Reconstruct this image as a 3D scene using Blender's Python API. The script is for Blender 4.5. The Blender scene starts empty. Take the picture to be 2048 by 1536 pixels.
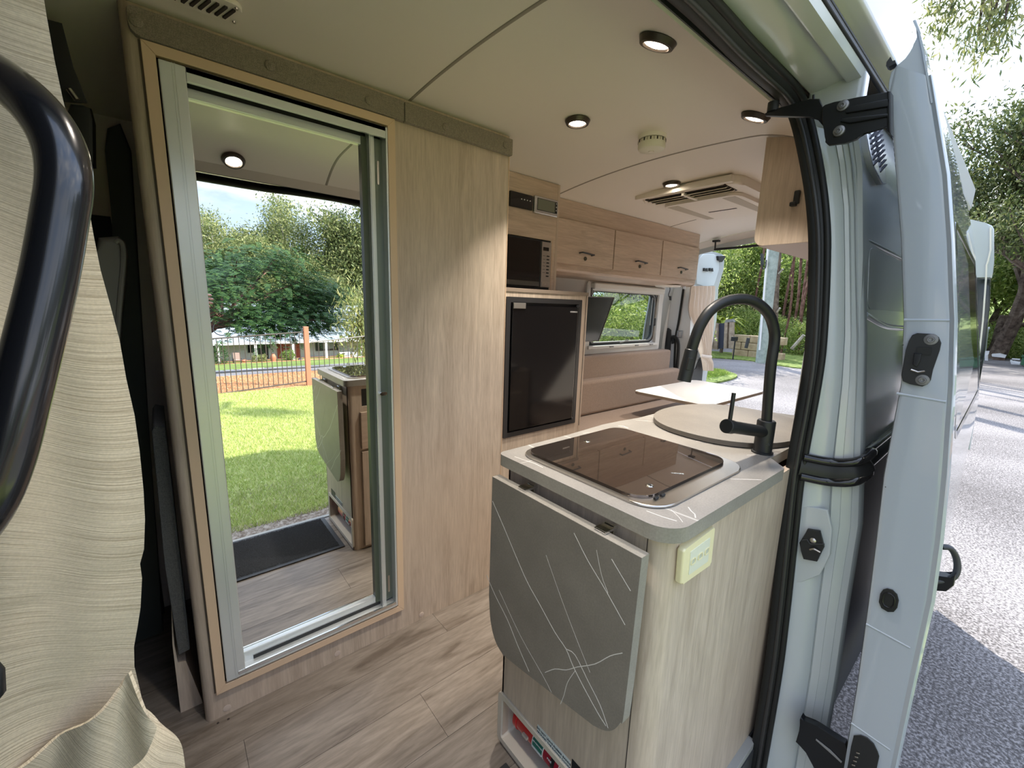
import bpy, bmesh, math, random
import numpy as np
from mathutils import Vector, Matrix
random.seed(7)
C = bpy.context.scene.collection
SC = bpy.context.scene
pi = math.pi
# ---------------------------------------------------------------- camera
FOC = 841.8                                # focal length in pixels of the 2048 px wide frame
EYE = Vector((0.0, 0.0, 1.262))            # metres above the van floor
def _axes():
    y, p, r = math.radians(39.756), math.radians(-10.598), math.radians(1.781)
    f = Vector((math.sin(y)*math.cos(p), math.cos(y)*math.cos(p), math.sin(p)))
    rt = Vector((math.cos(y), -math.sin(y), 0)); u = rt.cross(f)
    return math.cos(r)*rt + math.sin(r)*u, -math.sin(r)*rt + math.cos(r)*u, f
RT, UP, FW = _axes()
cam = bpy.data.cameras.new('camera'); camo = bpy.data.objects.new('camera', cam); C.objects.link(camo)
m = Matrix((RT, UP, -FW)).transposed().to_4x4(); m.translation = EYE
camo.matrix_world = m
cam.sensor_width = 36; cam.lens = FOC/2048*36; cam.clip_start = 0.02; cam.clip_end = 600
SC.camera = camo
# measuring helpers: where the line of sight through a pixel of the photo meets a real plane
def sight(px, py): return RT*(px-1024) - UP*(py-768) + FW*FOC
def onX(px, py, X): d = sight(px, py); return EYE + d*(X/d.x)
def onY(px, py, Y): d = sight(px, py); return EYE + d*(Y/d.y)
def onZ(px, py, Z): d = sight(px, py); return EYE + d*((Z-EYE.z)/d.z)
def onM(px, py, Y):                         # the same by way of the mirror standing at y = 1.40
    v = onY(px, py, 2.8-Y); return Vector((v.x, 2.8-v.y, v.z))
# ---------------------------------------------------------------- light and exposure
SC.view_settings.view_transform = 'Standard'; SC.view_settings.look = 'None'
SC.view_settings.gamma = 1; SC.view_settings.use_curve_mapping = False
SC.view_settings.exposure = 1.2
SC.cycles.max_bounces = 14; SC.cycles.diffuse_bounces = 6; SC.cycles.glossy_bounces = 6
SC.cycles.transparent_max_bounces = 12; SC.cycles.transmission_bounces = 6
SC.cycles.sample_clamp_indirect = 6; SC.cycles.caustics_reflective = False; SC.cycles.caustics_refractive = False
SC.cycles.use_denoising = True
W = bpy.data.worlds.new('sky'); SC.world = W; W.use_nodes = True
nt = W.node_tree; N = nt.nodes; L = nt.links; N.clear()
out = N.new('ShaderNodeOutputWorld'); bg = N.new('ShaderNodeBackground'); L.new(bg.outputs[0], out.inputs[0])
tc = N.new('ShaderNodeTexCoord'); sep = N.new('ShaderNodeSeparateXYZ'); L.new(tc.outputs['Generated'], sep.inputs[0])
ramp = N.new('ShaderNodeValToRGB'); L.new(sep.outputs['Z'], ramp.inputs[0])
e = ramp.color_ramp.elements; e[0].position = 0.0; e[0].color = (.56, .70, .93, 1); e[1].position = .75; e[1].color = (.32, .48, .80, 1)
mp = N.new('ShaderNodeMapping'); L.new(tc.outputs['Generated'], mp.inputs[0]); mp.inputs['Scale'].default_value = (1.6, 1.6, 4.2); mp.inputs['Location'].default_value = (.35, .1, .2)
cl = N.new('ShaderNodeTexNoise'); L.new(mp.outputs[0], cl.inputs['Vector']); cl.inputs['Scale'].default_value = 1.7; cl.inputs['Detail'].default_value = 9; cl.inputs['Roughness'].default_value = .55; cl.inputs['Distortion'].default_value = .3
cr = N.new('ShaderNodeValToRGB'); L.new(cl.outputs['Fac'], cr.inputs[0]); cr.color_ramp.elements[0].position = .40; cr.color_ramp.elements[1].position = .60
cn = N.new('ShaderNodeTexNoise'); L.new(mp.outputs[0], cn.inputs['Vector']); cn.inputs['Scale'].default_value = 3.1; cn.inputs['Detail'].default_value = 7
cc = N.new('ShaderNodeValToRGB'); L.new(cn.outputs['Fac'], cc.inputs[0])
cc.color_ramp.elements[0].position = .35; cc.color_ramp.elements[0].color = (.42, .53, .74, 1); cc.color_ramp.elements[1].position = .6; cc.color_ramp.elements[1].color = (1.25, 1.25, 1.28, 1)
mx = N.new('ShaderNodeMixRGB'); L.new(cr.outputs[0], mx.inputs[0]); L.new(ramp.outputs[0], mx.inputs[1]); L.new(cc.outputs[0], mx.inputs[2])
dt = N.new('ShaderNodeVectorMath'); dt.operation = 'DOT_PRODUCT'; L.new(tc.outputs['Generated'], dt.inputs[0]); dt.inputs[1].default_value = (.58, .62, .53)
sr = N.new('ShaderNodeMapRange'); L.new(dt.outputs['Value'], sr.inputs[0]); sr.inputs[1].default_value = -.7; sr.inputs[2].default_value = .8; sr.inputs[3].default_value = .46; sr.inputs[4].default_value = 1.45   # the sky is brighter round the sun than opposite it
hs_ = N.new('ShaderNodeVectorMath'); hs_.operation = 'SCALE'; L.new(mx.outputs[0], hs_.inputs[0]); L.new(sr.outputs[0], hs_.inputs['Scale'])
L.new(hs_.outputs[0], bg.inputs[0]); bg.inputs[1].default_value = 1.15
sun = bpy.data.lights.new('sun', 'SUN'); sun.energy = 5.0; sun.angle = math.radians(.6); sun.color = (1, .95, .86)
suno = bpy.data.objects.new('sun', sun); C.objects.link(suno); suno.location = (20, 20, 20)
suno.rotation_euler = Vector((-.68*.85, -.73*.85, -.53)).to_track_quat('-Z', 'Y').to_euler()
# ---------------------------------------------------------------- mesh helpers
def link(o, parent=None):
    C.objects.link(o)
    if parent: o.parent = parent; o.matrix_parent_inverse = parent.matrix_world.inverted() if False else Matrix.Translation(-parent.location)
    return o
def obj(name, bm, mat, parent=None, smooth=False, kind=None, label=None):
    me = bpy.data.meshes.new(name)
    if isinstance(bm, bmesh.types.BMesh):
        bmesh.ops.recalc_face_normals(bm, faces=bm.faces); bm.to_mesh(me); bm.free()
    else: me = bm
    if mat:
        for q in (mat if isinstance(mat, (list, tuple)) else [mat]): me.materials.append(q)
    if smooth:
        me.polygons.foreach_set('use_smooth', [True]*len(me.polygons))
        try: me.set_sharp_from_angle(angle=math.radians(40))
        except Exception: pass
    o = bpy.data.objects.new(name, me); link(o, parent)
    if smooth and isinstance(bm, bmesh.types.BMesh) and len(me.polygons) < 4000:
        wn = o.modifiers.new('wn', 'WEIGHTED_NORMAL'); wn.keep_sharp = True; wn.weight = 60
    if kind: o['kind'] = kind
    if label: o['label'] = label
    return o
def tag(o, label, cat, group=None):
    o['label'] = label; o['category'] = cat
    if group: o['group'] = group
    return o
def thing(name, label, cat, loc=(0, 0, 0), group=None):
    o = bpy.data.objects.new(name, None); C.objects.link(o); o.location = loc; o.empty_display_size = .1
    return tag(o, label, cat, group)
def struct(name, loc=(0, 0, 0)):
    o = bpy.data.objects.new(name, None); C.objects.link(o); o.location = loc; o['kind'] = 'structure'; return o
def dup(root, loc, label=None, rotz=0, scale=1, group=None):
    r = root.copy(); C.objects.link(r); r.location = loc; r.rotation_euler = (0, 0, rotz); r.scale = (scale,)*3
    if label: r['label'] = label
    if group: r['group'] = group
    for ch in list(root.children):
        c = ch.copy(); C.objects.link(c); c.parent = r; c.matrix_parent_inverse = ch.matrix_parent_inverse.copy()
        for g in ch.children:
            d = g.copy(); C.objects.link(d); d.parent = c; d.matrix_parent_inverse = g.matrix_parent_inverse.copy()
    return r
def nb(): return bmesh.new()
def bev(bm, geom, w, seg=2):
    if w > 0: bmesh.ops.bevel(bm, geom=geom, offset=w, segments=seg, affect='EDGES', profile=.5, clamp_overlap=True)
def box(bm, x0, x1, y0, y1, z0, z1, b=0, seg=2):
    v = [bm.verts.new((x, y, z)) for x in (x0, x1) for y in (y0, y1) for z in (z0, z1)]
    fs = [(0, 1, 3, 2), (4, 6, 7, 5), (0, 4, 5, 1), (2, 3, 7, 6), (0, 2, 6, 4), (1, 5, 7, 3)]
    f = [bm.faces.new([v[i] for i in q]) for q in fs]
    if b: bev(bm, list({e for q in f for e in q.edges}), b, seg)
    return bm
def bx(*a, **k): return box(nb(), *a, **k)
def rotbox(bm, c, size, R, b=0):
    n0 = len(bm.verts); t = nb(); sx, sy, sz = size
    box(t, -sx/2, sx/2, -sy/2, sy/2, -sz/2, sz/2, b)
    M_ = Matrix.Translation(c) @ R.to_4x4(); t.transform(M_)
    me = bpy.data.meshes.new('t'); t.to_mesh(me); t.free(); bm.from_mesh(me); bpy.data.meshes.remove(me); return bm
def join(bm, other, M_=None):
    if M_: other.transform(M_)
    me = bpy.data.meshes.new('t'); other.to_mesh(me); other.free(); bm.from_mesh(me); bpy.data.meshes.remove(me); return bm
def poly(pts, d, bm=None, b=0, seg=2):
    """closed outline pts (3D) extruded by vector d"""
    bm = bm or nb(); d = Vector(d)
    a = [bm.verts.new(p) for p in pts]; c = [bm.verts.new(Vector(p)+d) for p in pts]; n = len(pts)
    f = [bm.faces.new(a[::-1]), bm.faces.new(c)]
    for i in range(n): f.append(bm.faces.new((a[i], a[(i+1) % n], c[(i+1) % n], c[i])))
    if b: bev(bm, list({e for q in f[:2] for e in q.edges}), b, seg)
    return bm
def rrect(u0, u1, v0, v1, r, n=6, rs=None):
    rs = rs or (r, r, r, r); P = []
    for k, (cu, cv, a0) in enumerate(((u1, v1, 0), (u0, v1, 90), (u0, v0, 180), (u1, v0, 270))):
        q = rs[k]; cx = cu-q if cu == u1 else cu+q; cy = cv-q if cv == v1 else cv+q
        if q <= 0: P.append((cu, cv)); continue
        for i in range(n+1):
            t = math.radians(a0+90*i/n); P.append((cx+q*math.cos(t), cy+q*math.sin(t)))
    return P
def ring(outer, inner, d, bm=None):
    """frame between two outlines with equally many points, extruded by d"""
    bm = bm or nb(); d = Vector(d); n = len(outer)
    A = [bm.verts.new(p) for p in outer]; B_ = [bm.verts.new(p) for p in inner]
    A2 = [bm.verts.new(Vector(p)+d) for p in outer]; B2 = [bm.verts.new(Vector(p)+d) for p in inner]
    for i in range(n):
        j = (i+1) % n
        bm.faces.new((A[i], A[j], B_[j], B_[i])); bm.faces.new((A2[i], B2[i], B2[j], A2[j]))
        bm.faces.new((A[i], A2[i], A2[j], A[j])); bm.faces.new((B_[i], B_[j], B2[j], B2[i]))
    return bm
def tube(pts, r, n=12, bm=None, cap=True, flat=None):
    bm = bm or nb(); P = [Vector(p) for p in pts]; R = r if isinstance(r, list) else [r]*len(P)
    rings = []; prev = None
    for i, p in enumerate(P):
        t = (P[min(i+1, len(P)-1)]-P[max(i-1, 0)]).normalized()
        if prev is None:
            a = t.orthogonal().normalized()
            if flat is not None: a = (Vector(flat) - t*Vector(flat).dot(t)).normalized()
        else: a = (prev - t*prev.dot(t)).normalized()
        prev = a; c = t.cross(a)
        rr = R[i]; ra, rb = rr if isinstance(rr, tuple) else (rr, rr)
        rings.append([bm.verts.new(p + a*ra*math.cos(2*pi*k/n) + c*rb*math.sin(2*pi*k/n)) for k in range(n)])
    for A, B_ in zip(rings, rings[1:]):
        for k in range(n): bm.faces.new((A[k], A[(k+1) % n], B_[(k+1) % n], B_[k]))
    if cap: bm.faces.new(rings[0][::-1]); bm.faces.new(rings[-1])
    return bm
def cyl(a, b, r, n=20, bm=None, r2=None): return tube([a, b], [r, r2 if r2 is not None else r], n, bm)
def lathe(prof, c, axis='Z', n=28, bm=None):
    bm = bm or nb(); c = Vector(c); rings = []
    for r, h in prof:
        rg = []
        for k in range(n):
            t = 2*pi*k/n; u, v = r*math.cos(t), r*math.sin(t)
            p = {'Z': (u, v, h), 'Y': (u, h, v), 'X': (h, u, v)}[axis]; rg.append(bm.verts.new(c+Vector(p)))
        rings.append(rg)
    for A, B_ in zip(rings, rings[1:]):
        for k in range(n): bm.faces.new((A[k], A[(k+1) % n], B_[(k+1) % n], B_[k]))
    bm.faces.new(rings[0][::-1]); bm.faces.new(rings[-1]); return bm
def grid(P, bm=None, th=None):
    """surface through rows of points"""
    bm = bm or nb(); V = [[bm.verts.new(p) for p in row] for row in P]
    for i in range(len(V)-1):
        for j in range(len(V[0])-1): bm.faces.new((V[i][j], V[i][j+1], V[i+1][j+1], V[i+1][j]))
    if th: bmesh.ops.recalc_face_normals(bm, faces=bm.faces); bmesh.ops.solidify(bm, geom=bm.faces[:], thickness=th)
    return bm
def sm(pts, n=6):
    """Catmull-Rom through pts"""
    P = [Vector(p) for p in pts]; P = [P[0]*2-P[1]] + P + [P[-1]*2-P[-2]]; o = []
    for i in range(1, len(P)-2):
        for k in range(n):
            t = k/n; a, b, c, d = P[i-1:i+3]
            o.append(.5*((2*b)+(c-a)*t+(2*a-5*b+4*c-d)*t*t+(3*b-a-3*c+d)*t**3))
    o.append(P[-2]); return o
def text(name, body, size, loc, R, mat, parent, ext=.0004, align='CENTER'):
    cu = bpy.data.curves.new(name, 'FONT'); cu.body = body; cu.size = size; cu.extrude = ext; cu.align_x = align; cu.align_y = 'CENTER'
    o = bpy.data.objects.new(name, cu); o.data.materials.append(mat); M_ = R.to_4x4(); M_.translation = loc
    C.objects.link(o); o.matrix_world = M_
    dg = bpy.context.evaluated_depsgraph_get(); me = bpy.data.meshes.new_from_object(o.evaluated_get(dg))
    me.transform(M_); bpy.data.objects.remove(o); q = bpy.data.objects.new(name, me); link(q, parent); return q
def RM(xa, ya):
    xa, ya = Vector(xa), Vector(ya); return Matrix((xa, ya, xa.cross(ya))).transposed()
def fast_mesh(name, V, F):
    V = np.asarray(V, dtype=np.float32); F = np.asarray(F, dtype=np.int32); me = bpy.data.meshes.new(name)
    me.vertices.add(len(V)); me.vertices.foreach_set('co', V.ravel()); k = F.shape[1]
    me.loops.add(F.size); me.loops.foreach_set('vertex_index', F.ravel())
    me.polygons.add(len(F)); me.polygons.foreach_set('loop_start', np.arange(0, F.size, k, dtype=np.int32))
    try: me.polygons.foreach_set('loop_total', np.full(len(F), k, dtype=np.int32))
    except Exception: pass
    me.update(calc_edges=True); return me
# ---------------------------------------------------------------- materials
def mat(name, col=(.5, .5, .5), rough=.5, metal=0, spec=.5, coat=0, **k):
    m = bpy.data.materials.new(name); m.use_nodes = True; p = m.node_tree.nodes['Principled BSDF']
    p.inputs['Base Color'].default_value = (*col, 1); p.inputs['Roughness'].default_value = rough; p.inputs['Metallic'].default_value = metal
    p.inputs['Specular IOR Level'].default_value = spec; p.inputs['Coat Weight'].default_value = coat; p.inputs['Coat Roughness'].default_value = .08
    return m
class NT:
    def __init__(s, m): s.m = m; s.t = m.node_tree; s.p = s.t.nodes['Principled BSDF']
    def n(s, ty, **k):
        q = s.t.nodes.new('ShaderNode'+ty)
        for a, v in k.items():
            if hasattr(q, a): setattr(q, a, v)
            else: q.inputs[a.replace('_', ' ')].default_value = v
        return q
    def l(s, a, b): s.t.links.new(a, b)
    def coord(s, scale=(1, 1, 1), rot=(0, 0, 0), kind='Object', loc=(0, 0, 0)):
        t = s.n('TexCoord'); mp = s.n('Mapping'); s.l(t.outputs[kind], mp.inputs[0]); mp.inputs['Scale'].default_value = scale; mp.inputs['Rotation'].default_value = rot; mp.inputs['Location'].default_value = loc; return mp.outputs[0]
    def noise(s, v, scale, detail=4, rough=.5, dist=0):
        q = s.n('TexNoise'); s.l(v, q.inputs['Vector']); q.inputs['Scale'].default_value = scale; q.inputs['Detail'].default_value = detail; q.inputs['Roughness'].default_value = rough; q.inputs['Distortion'].default_value = dist; return q.outputs['Fac']
    def ramp(s, f, stops):
        q = s.n('ValToRGB'); s.l(f, q.inputs[0]); e = q.color_ramp.elements
        while len(e) < len(stops): e.new(.5)
        for i, (a, c) in enumerate(stops):
            e[i].position = a; e[i].color = (*c, 1) if len(c) == 3 else c
        return q.outputs[0]
    def mix(s, f, a, b, mode='MIX'):
        q = s.n('MixRGB'); q.blend_type = mode
        for i, x in enumerate((f, a, b)):
            if hasattr(x, 'links'): s.l(x, q.inputs[i])
            else: q.inputs[i].default_value = x if i == 0 else (*x, 1)
        return q.outputs[0]
    def math(s, op, a, b=None, c=None):
        q = s.n('Math'); q.operation = op
        for i, x in enumerate((a, b, c)):
            if x is None: continue
            if hasattr(x, 'links'): s.l(x, q.inputs[i])
            else: q.inputs[i].default_value = x
        return q.outputs[0]
    def col(s, o): s.l(o, s.p.inputs['Base Color'])
    def bump(s, h, st=.2, d=.001):
        q = s.n('Bump'); q.inputs['Strength'].default_value = st; q.inputs['Distance'].default_value = d; s.l(h, q.inputs['Height']); s.l(q.outputs[0], s.p.inputs['Normal'])
def wood(name, sc, base=(.50, .405, .315), dark=(.385, .30, .225), rough=.42):
    m = mat(name, base, rough); t = NT(m); v = t.coord(sc)
    a = t.noise(v, 3.2, 6, .6, 1.2); b = t.noise(v, 22, 3, .6); c = t.noise(t.coord((1.2, 1.2, 1.2)), 1.1, 2)
    lo = t.ramp(a, [(.36, dark), (.5, base), (.66, tuple(min(1, x*1.12) for x in base))])
    f = t.ramp(b, [(.35, (.86, .85, .84)), (.62, (1.04, 1.04, 1.04))])
    cc_ = t.mix(1, lo, f, 'MULTIPLY'); pk = t.mix(t.ramp(c, [(.4, (0, 0, 0)), (.65, (.5, .5, .5))]), cc_, tuple(x*y for x, y in zip(base, (1.02, .93, .9)))); t.col(pk); t.bump(b, .12, .0006); return m
WZ = wood('oak_laminate_vertical', (7, 7, .55), base=(.53, .44, .35), dark=(.45, .365, .285)); WX = wood('oak_laminate_horizontal', (.55, 7, 7), base=(.55, .44, .345), dark=(.47, .37, .285))
WEDGE = mat('peach_edge_trim', (.68, .50, .34), .4); 
def plankmat():
    m = mat('vinyl_plank', rough=.38); t = NT(m); oi = t.n('ObjectInfo'); cb = t.n('CombineXYZ'); t.l(oi.outputs['Random'], cb.inputs[0]); t.l(oi.outputs['Random'], cb.inputs[1])
    ad = t.n('VectorMath'); ad.operation = 'MULTIPLY_ADD'; t.l(cb.outputs[0], ad.inputs[0]); ad.inputs[1].default_value = (9, 5, 0); t.l(t.coord((.9, 6, 6)), ad.inputs[2])
    a = t.noise(ad.outputs[0], 2.6, 7, .6, 1.6); b = t.noise(ad.outputs[0], 16, 3, .6)
    lo = t.ramp(a, [(.33, (.13, .104, .082)), (.47, (.20, .168, .138)), (.62, (.245, .21, .176))])
    f = t.ramp(b, [(.35, (.82, .81, .8)), (.62, (1.05, 1.05, 1.05))]); x = t.mix(1, lo, f, 'MULTIPLY')
    g = t.ramp(oi.outputs['Random'], [(0, (.9, .9, .9)), (1, (1.08, 1.08, 1.08))]); t.col(t.mix(1, x, g, 'MULTIPLY')); t.bump(b, .15, .0006); return m
PLANK = plankmat()
def stone(name, base, rot=(0, 0, 0), veins=True, rough=.42, loc=(0, 0, 0)):
    m = mat(name, base, rough); t = NT(m); v = t.coord((1, 1, 1), rot, loc=loc)
    cl_ = t.noise(v, 6, 5, .6); fi = t.noise(v, 260, 2)
    c = t.ramp(cl_, [(.35, tuple(x*.88 for x in base)), (.65, tuple(x*1.1 for x in base))])
    c = t.mix(1, c, t.ramp(fi, [(.35, (.93,)*3), (.65, (1.06,)*3)]), 'MULTIPLY')
    if veins:
        for k, (sc, ns, w, st) in enumerate((((1, .12, .12), 5.5, .010, .75), ((.22, 1, 1), 2.6, .006, .55))):
            v2 = t.coord(sc, rot, loc=(loc[0]+k*3.1, loc[1], loc[2]))
            n_ = t.noise(v2, ns, 2.2, .45, .6); d = t.math('ABSOLUTE', t.math('SUBTRACT', n_, .5)); br = t.noise(v, 3.3, 2)
            f = t.math('MULTIPLY', t.math('LESS_THAN', d, t.math('MULTIPLY', br, w*1.6)), t.ramp(t.noise(v, 2.1, 2), [(.46, (0, 0, 0)), (.56, (st, st, st))]))
            c = t.mix(f, c, (.62, .60, .56))
    t.col(c); t.bump(fi, .1, .0004); return m
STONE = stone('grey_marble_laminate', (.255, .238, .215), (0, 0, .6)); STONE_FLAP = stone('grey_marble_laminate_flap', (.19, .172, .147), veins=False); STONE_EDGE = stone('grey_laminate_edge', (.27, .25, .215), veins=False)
LIDM = stone('brown_grey_board', (.20, .18, .155), veins=False)
def fabric(name, a, b, sc=700):
    m = mat(name, a, .9, spec=.15); t = NT(m); n1 = t.noise(t.coord((1, 1, 1)), sc, 2); n2 = t.noise(t.coord((1, 6, 6)), sc*.22, 2)
    n3 = t.noise(t.coord((6, 1, 1)), sc*.22, 2); c = t.ramp(t.math('ADD', t.math('MULTIPLY', n1, .5), t.math('MULTIPLY', t.math('ADD', n2, n3), .25)), [(.4, b), (.6, a)]); t.col(c); t.bump(n1, .5, .0008); p = t.p; p.inputs['Sheen Weight'].default_value = .2; return m
SEATF = fabric('brown_tweed', (.40, .30, .235), (.21, .155, .12)); STRIP = fabric('taupe_hessian', (.32, .28, .225), (.17, .145, .115), 500); GREYF = fabric('grey_carpet_cloth', (.13, .13, .125), (.07, .07, .07), 500)
def curtain_m(name, a, b, sc=(3, 3, 170)):
    m = mat(name, a, .85, spec=.2); t = NT(m); n = t.noise(t.coord(sc, kind='UV'), 1.0, 3, .6); g = t.noise(t.coord((400, 400, 400)), 1, 1)
    t.col(t.mix(1, t.ramp(n, [(.36, b), (.56, a)]), t.ramp(g, [(.3, (.93,)*3), (.7, (1.05,)*3)]), 'MULTIPLY')); t.bump(n, .6, .0006)
    t.p.inputs['Transmission Weight'].default_value = 0; t.p.inputs['Sheen Weight'].default_value = .15; return m
CURT = curtain_m('striped_beige_curtain', (.70, .60, .44), (.44, .36, .245), (9, 880, 1)); CURT2 = curtain_m('cream_curtain', (.82, .72, .62), (.70, .60, .50), (2, 60, 1))
def brushed(name, c, r=.32, sc=(1, 1, 60)):
    m = mat(name, c, r, 1); t = NT(m); n = t.noise(t.coord(sc), 8, 3); t.bump(n, .04, .0005); return m
ALU = mat('satin_aluminium', (.74, .77, .76), .33, .5); STEEL = brushed('brushed_steel', (.56, .53, .49), .28, (60, 1, 1)); CHROME = mat('chrome', (.8, .8, .8), .1, 1)
MIRROR = mat('mirror_glass', (.93, .95, .93), 0.0, 1); DGREEN = mat('mirror_edge_gasket', (.10, .12, .085), .4)
def paint(name, c, r=.25, coat=.6):
    m = mat(name, c, r, coat=coat); t = NT(m); n = t.noise(t.coord((1, 1, 1)), 900, 1); t.bump(n, .05, .0003); return m
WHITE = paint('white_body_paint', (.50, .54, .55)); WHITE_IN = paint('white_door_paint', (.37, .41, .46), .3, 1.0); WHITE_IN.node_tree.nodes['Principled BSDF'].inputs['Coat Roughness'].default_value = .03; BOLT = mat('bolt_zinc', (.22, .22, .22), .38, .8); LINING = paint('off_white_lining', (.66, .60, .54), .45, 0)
def ceilm():
    m = mat('ceiling_panel', (.82, .77, .70), .45); t = NT(m); n = t.noise(t.coord((1, 8, 1)), 60, 3); t.bump(n, .1, .0005); return m
CEIL = ceilm(); SEAM = mat('ceiling_joint', (.30, .27, .23), .5); SHADE = mat('roller_white', (.72, .70, .66), .45)
BLACK = mat('matte_black', (.012, .013, .014), .45); BLKMET = mat('black_powder_coat', (.015, .016, .018), .3, .3); RUBBER = mat('black_rubber', (.012, .013, .013), .5, spec=.4); BLKG = mat('black_gloss', (.008, .008, .009), .08, spec=.6)
DARKPL = mat('charcoal_plastic', (.045, .047, .05), .5); GREYPL = mat('grey_plastic', (.22, .215, .21), .45); BLUED = mat('dark_blue_trim', (.012, .018, .026), .7)
HANDLEM = mat('black_lacquered_tube', (.012, .012, .014), .22, coat=.5)
def hobglass():
    m = mat('smoked_mirror_glass', (.27, .215, .18), .015, .92); return m
HOBG = hobglass(); CREAM = mat('cream_plastic', (.80, .73, .45), .35); CREAM2 = mat('cream_panel', (.70, .71, .58), .4); NICHE = mat('beige_plastic', (.50, .46, .39), .45)
RED = mat('red_enamel', (.50, .012, .015), .3, coat=.4); GREENL = mat('green_label', (.02, .16, .12), .45); WHT = mat('white_print', (.8, .8, .8), .5); INK = mat('dark_print', (.02, .035, .06), .6); PALE = mat('pale_sticker', (.62, .66, .64), .5)
ABS = mat('ivory_plastic', (.82, .77, .70), .5); ABSD = mat('ivory_grille', (.50, .45, .37), .6); SLOT = mat('dark_slot', (.03, .022, .02), .7)
TVG = mat('screen_gloss', (.012, .018, .018), .12, spec=.8); LCD = mat('lcd', (.16, .17, .13), .2)
def glassm(name, c=(.9, .93, .9), r=0, mixf=.02):
    m = bpy.data.materials.new(name); m.use_nodes = True; t = m.node_tree; t.nodes.clear(); o = t.nodes.new('ShaderNodeOutputMaterial'); mx = t.nodes.new('ShaderNodeMixShader'); tr = t.nodes.new('ShaderNodeBsdfTransparent'); gl = t.nodes.new('ShaderNodeBsdfGlossy'); fr = t.nodes.new('ShaderNodeFresnel')
    tr.inputs[0].default_value = (*c, 1); gl.inputs['Roughness'].default_value = r; ma = t.nodes.new('ShaderNodeMath'); ma.operation = 'ADD'; ma.use_clamp = True; ma.inputs[1].default_value = mixf; t.links.new(fr.outputs[0], ma.inputs[0]); fr.inputs[0].default_value = 1.45
    ge = t.nodes.new('ShaderNodeNewGeometry'); iv = t.nodes.new('ShaderNodeMath'); iv.operation = 'SUBTRACT'; iv.inputs[0].default_value = 1; t.links.new(ge.outputs['Backfacing'], iv.inputs[1]); mu_ = t.nodes.new('ShaderNodeMath'); mu_.operation = 'MULTIPLY'; t.links.new(ma.outputs[0], mu_.inputs[0]); t.links.new(iv.outputs[0], mu_.inputs[1]); t.links.new(mu_.outputs[0], mx.inputs[0]); t.links.new(tr.outputs[0], mx.inputs[1]); t.links.new(gl.outputs[0], mx.inputs[2]); t.links.new(mx.outputs[0], o.inputs[0]); return m
PANE = glassm('acrylic_pane', (.74, .77, .74)); TINT = mat('tinted_glass', (.02, .025, .022), .03, spec=1.0, coat=1)
def emis(name, c, s):
    m = mat(name, (.8, .8, .8)); p = m.node_tree.nodes['Principled BSDF']; p.inputs['Emission Color'].default_value = (*c, 1); p.inputs['Emission Strength'].default_value = s; return m
LED = emis('led_diffuser', (1, .86, .66), 9)
# ================================================================ VAN SHELL
def zc(y): return 1.905 - .12*(y-1.1)**2 if y > 1.1 else 1.905 - .11*(y-1.1)**2 - (1.2*(.75-y)**2 if y < .75 else 0)
fl = struct('floor'); obj('subfloor', bx(-1.6, 3.66, .335, 2.10, -.11, -.004), DARKPL, fl)
row = 0; y = .36
base_plank = None
while y < 2.08:
    x = -1.5 - (row*.47) % 1.15; y1 = min(y+.178, 2.09)
    while x < 3.6:
        x1 = min(x+1.15, 3.62); x0 = max(x, -1.5)
        if x1 > x0+.02: obj('plank', bx(x0+.0005, x1-.0005, y+.0005, y1-.0005, -.006, 0), PLANK, fl)
        x += 1.15
    y += .178; row += 1
# ceiling panels between the joint strips
ce = struct('ceiling'); ys = [.525+i*(2.06-.525)/40 for i in range(41)]
xs = [-1.35, -.55, .68, 1.72, 2.90, 3.60]
for a, b in zip(xs, xs[1:]):
    obj('ceiling_panel', grid([[(x, q, zc(q)) for q in ys] for x in (a+.002, b-.002)], th=-.006), CEIL, ce, True)
for x in xs[1:-1]:
    obj('joint_strip', tube([(x, q, zc(q)+.001) for q in ys], (.006, .0035), 8, flat=(1, 0, 0)), SEAM, ce, True)
tr = obj('trim_1', grid([[(x, a, b) for a, b in ((.530, zc(.530)+.004), (.523, 1.8075), (.50, 1.7845), (.4925, 1.7755), (.489, 1.780))] for x in (-1.3, 1.73, 3.55)], th=-.003), mat('pale_edge_strip', (.66, .63, .56), .5), smooth=True); tr['kind'] = 'structure'
# rear roof lining that drops to the rear opening
rr = [(3.60, q, zc(q)) for q in ys]; rl = [(3.66, q, zc(q)-.045) for q in ys]; rl2 = [(3.70, q, zc(q)-.07) for q in ys]
t2 = obj('trim_2', grid([rr, rl, rl2], th=.004), LINING, smooth=True); t2['kind'] = 'structure'
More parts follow.
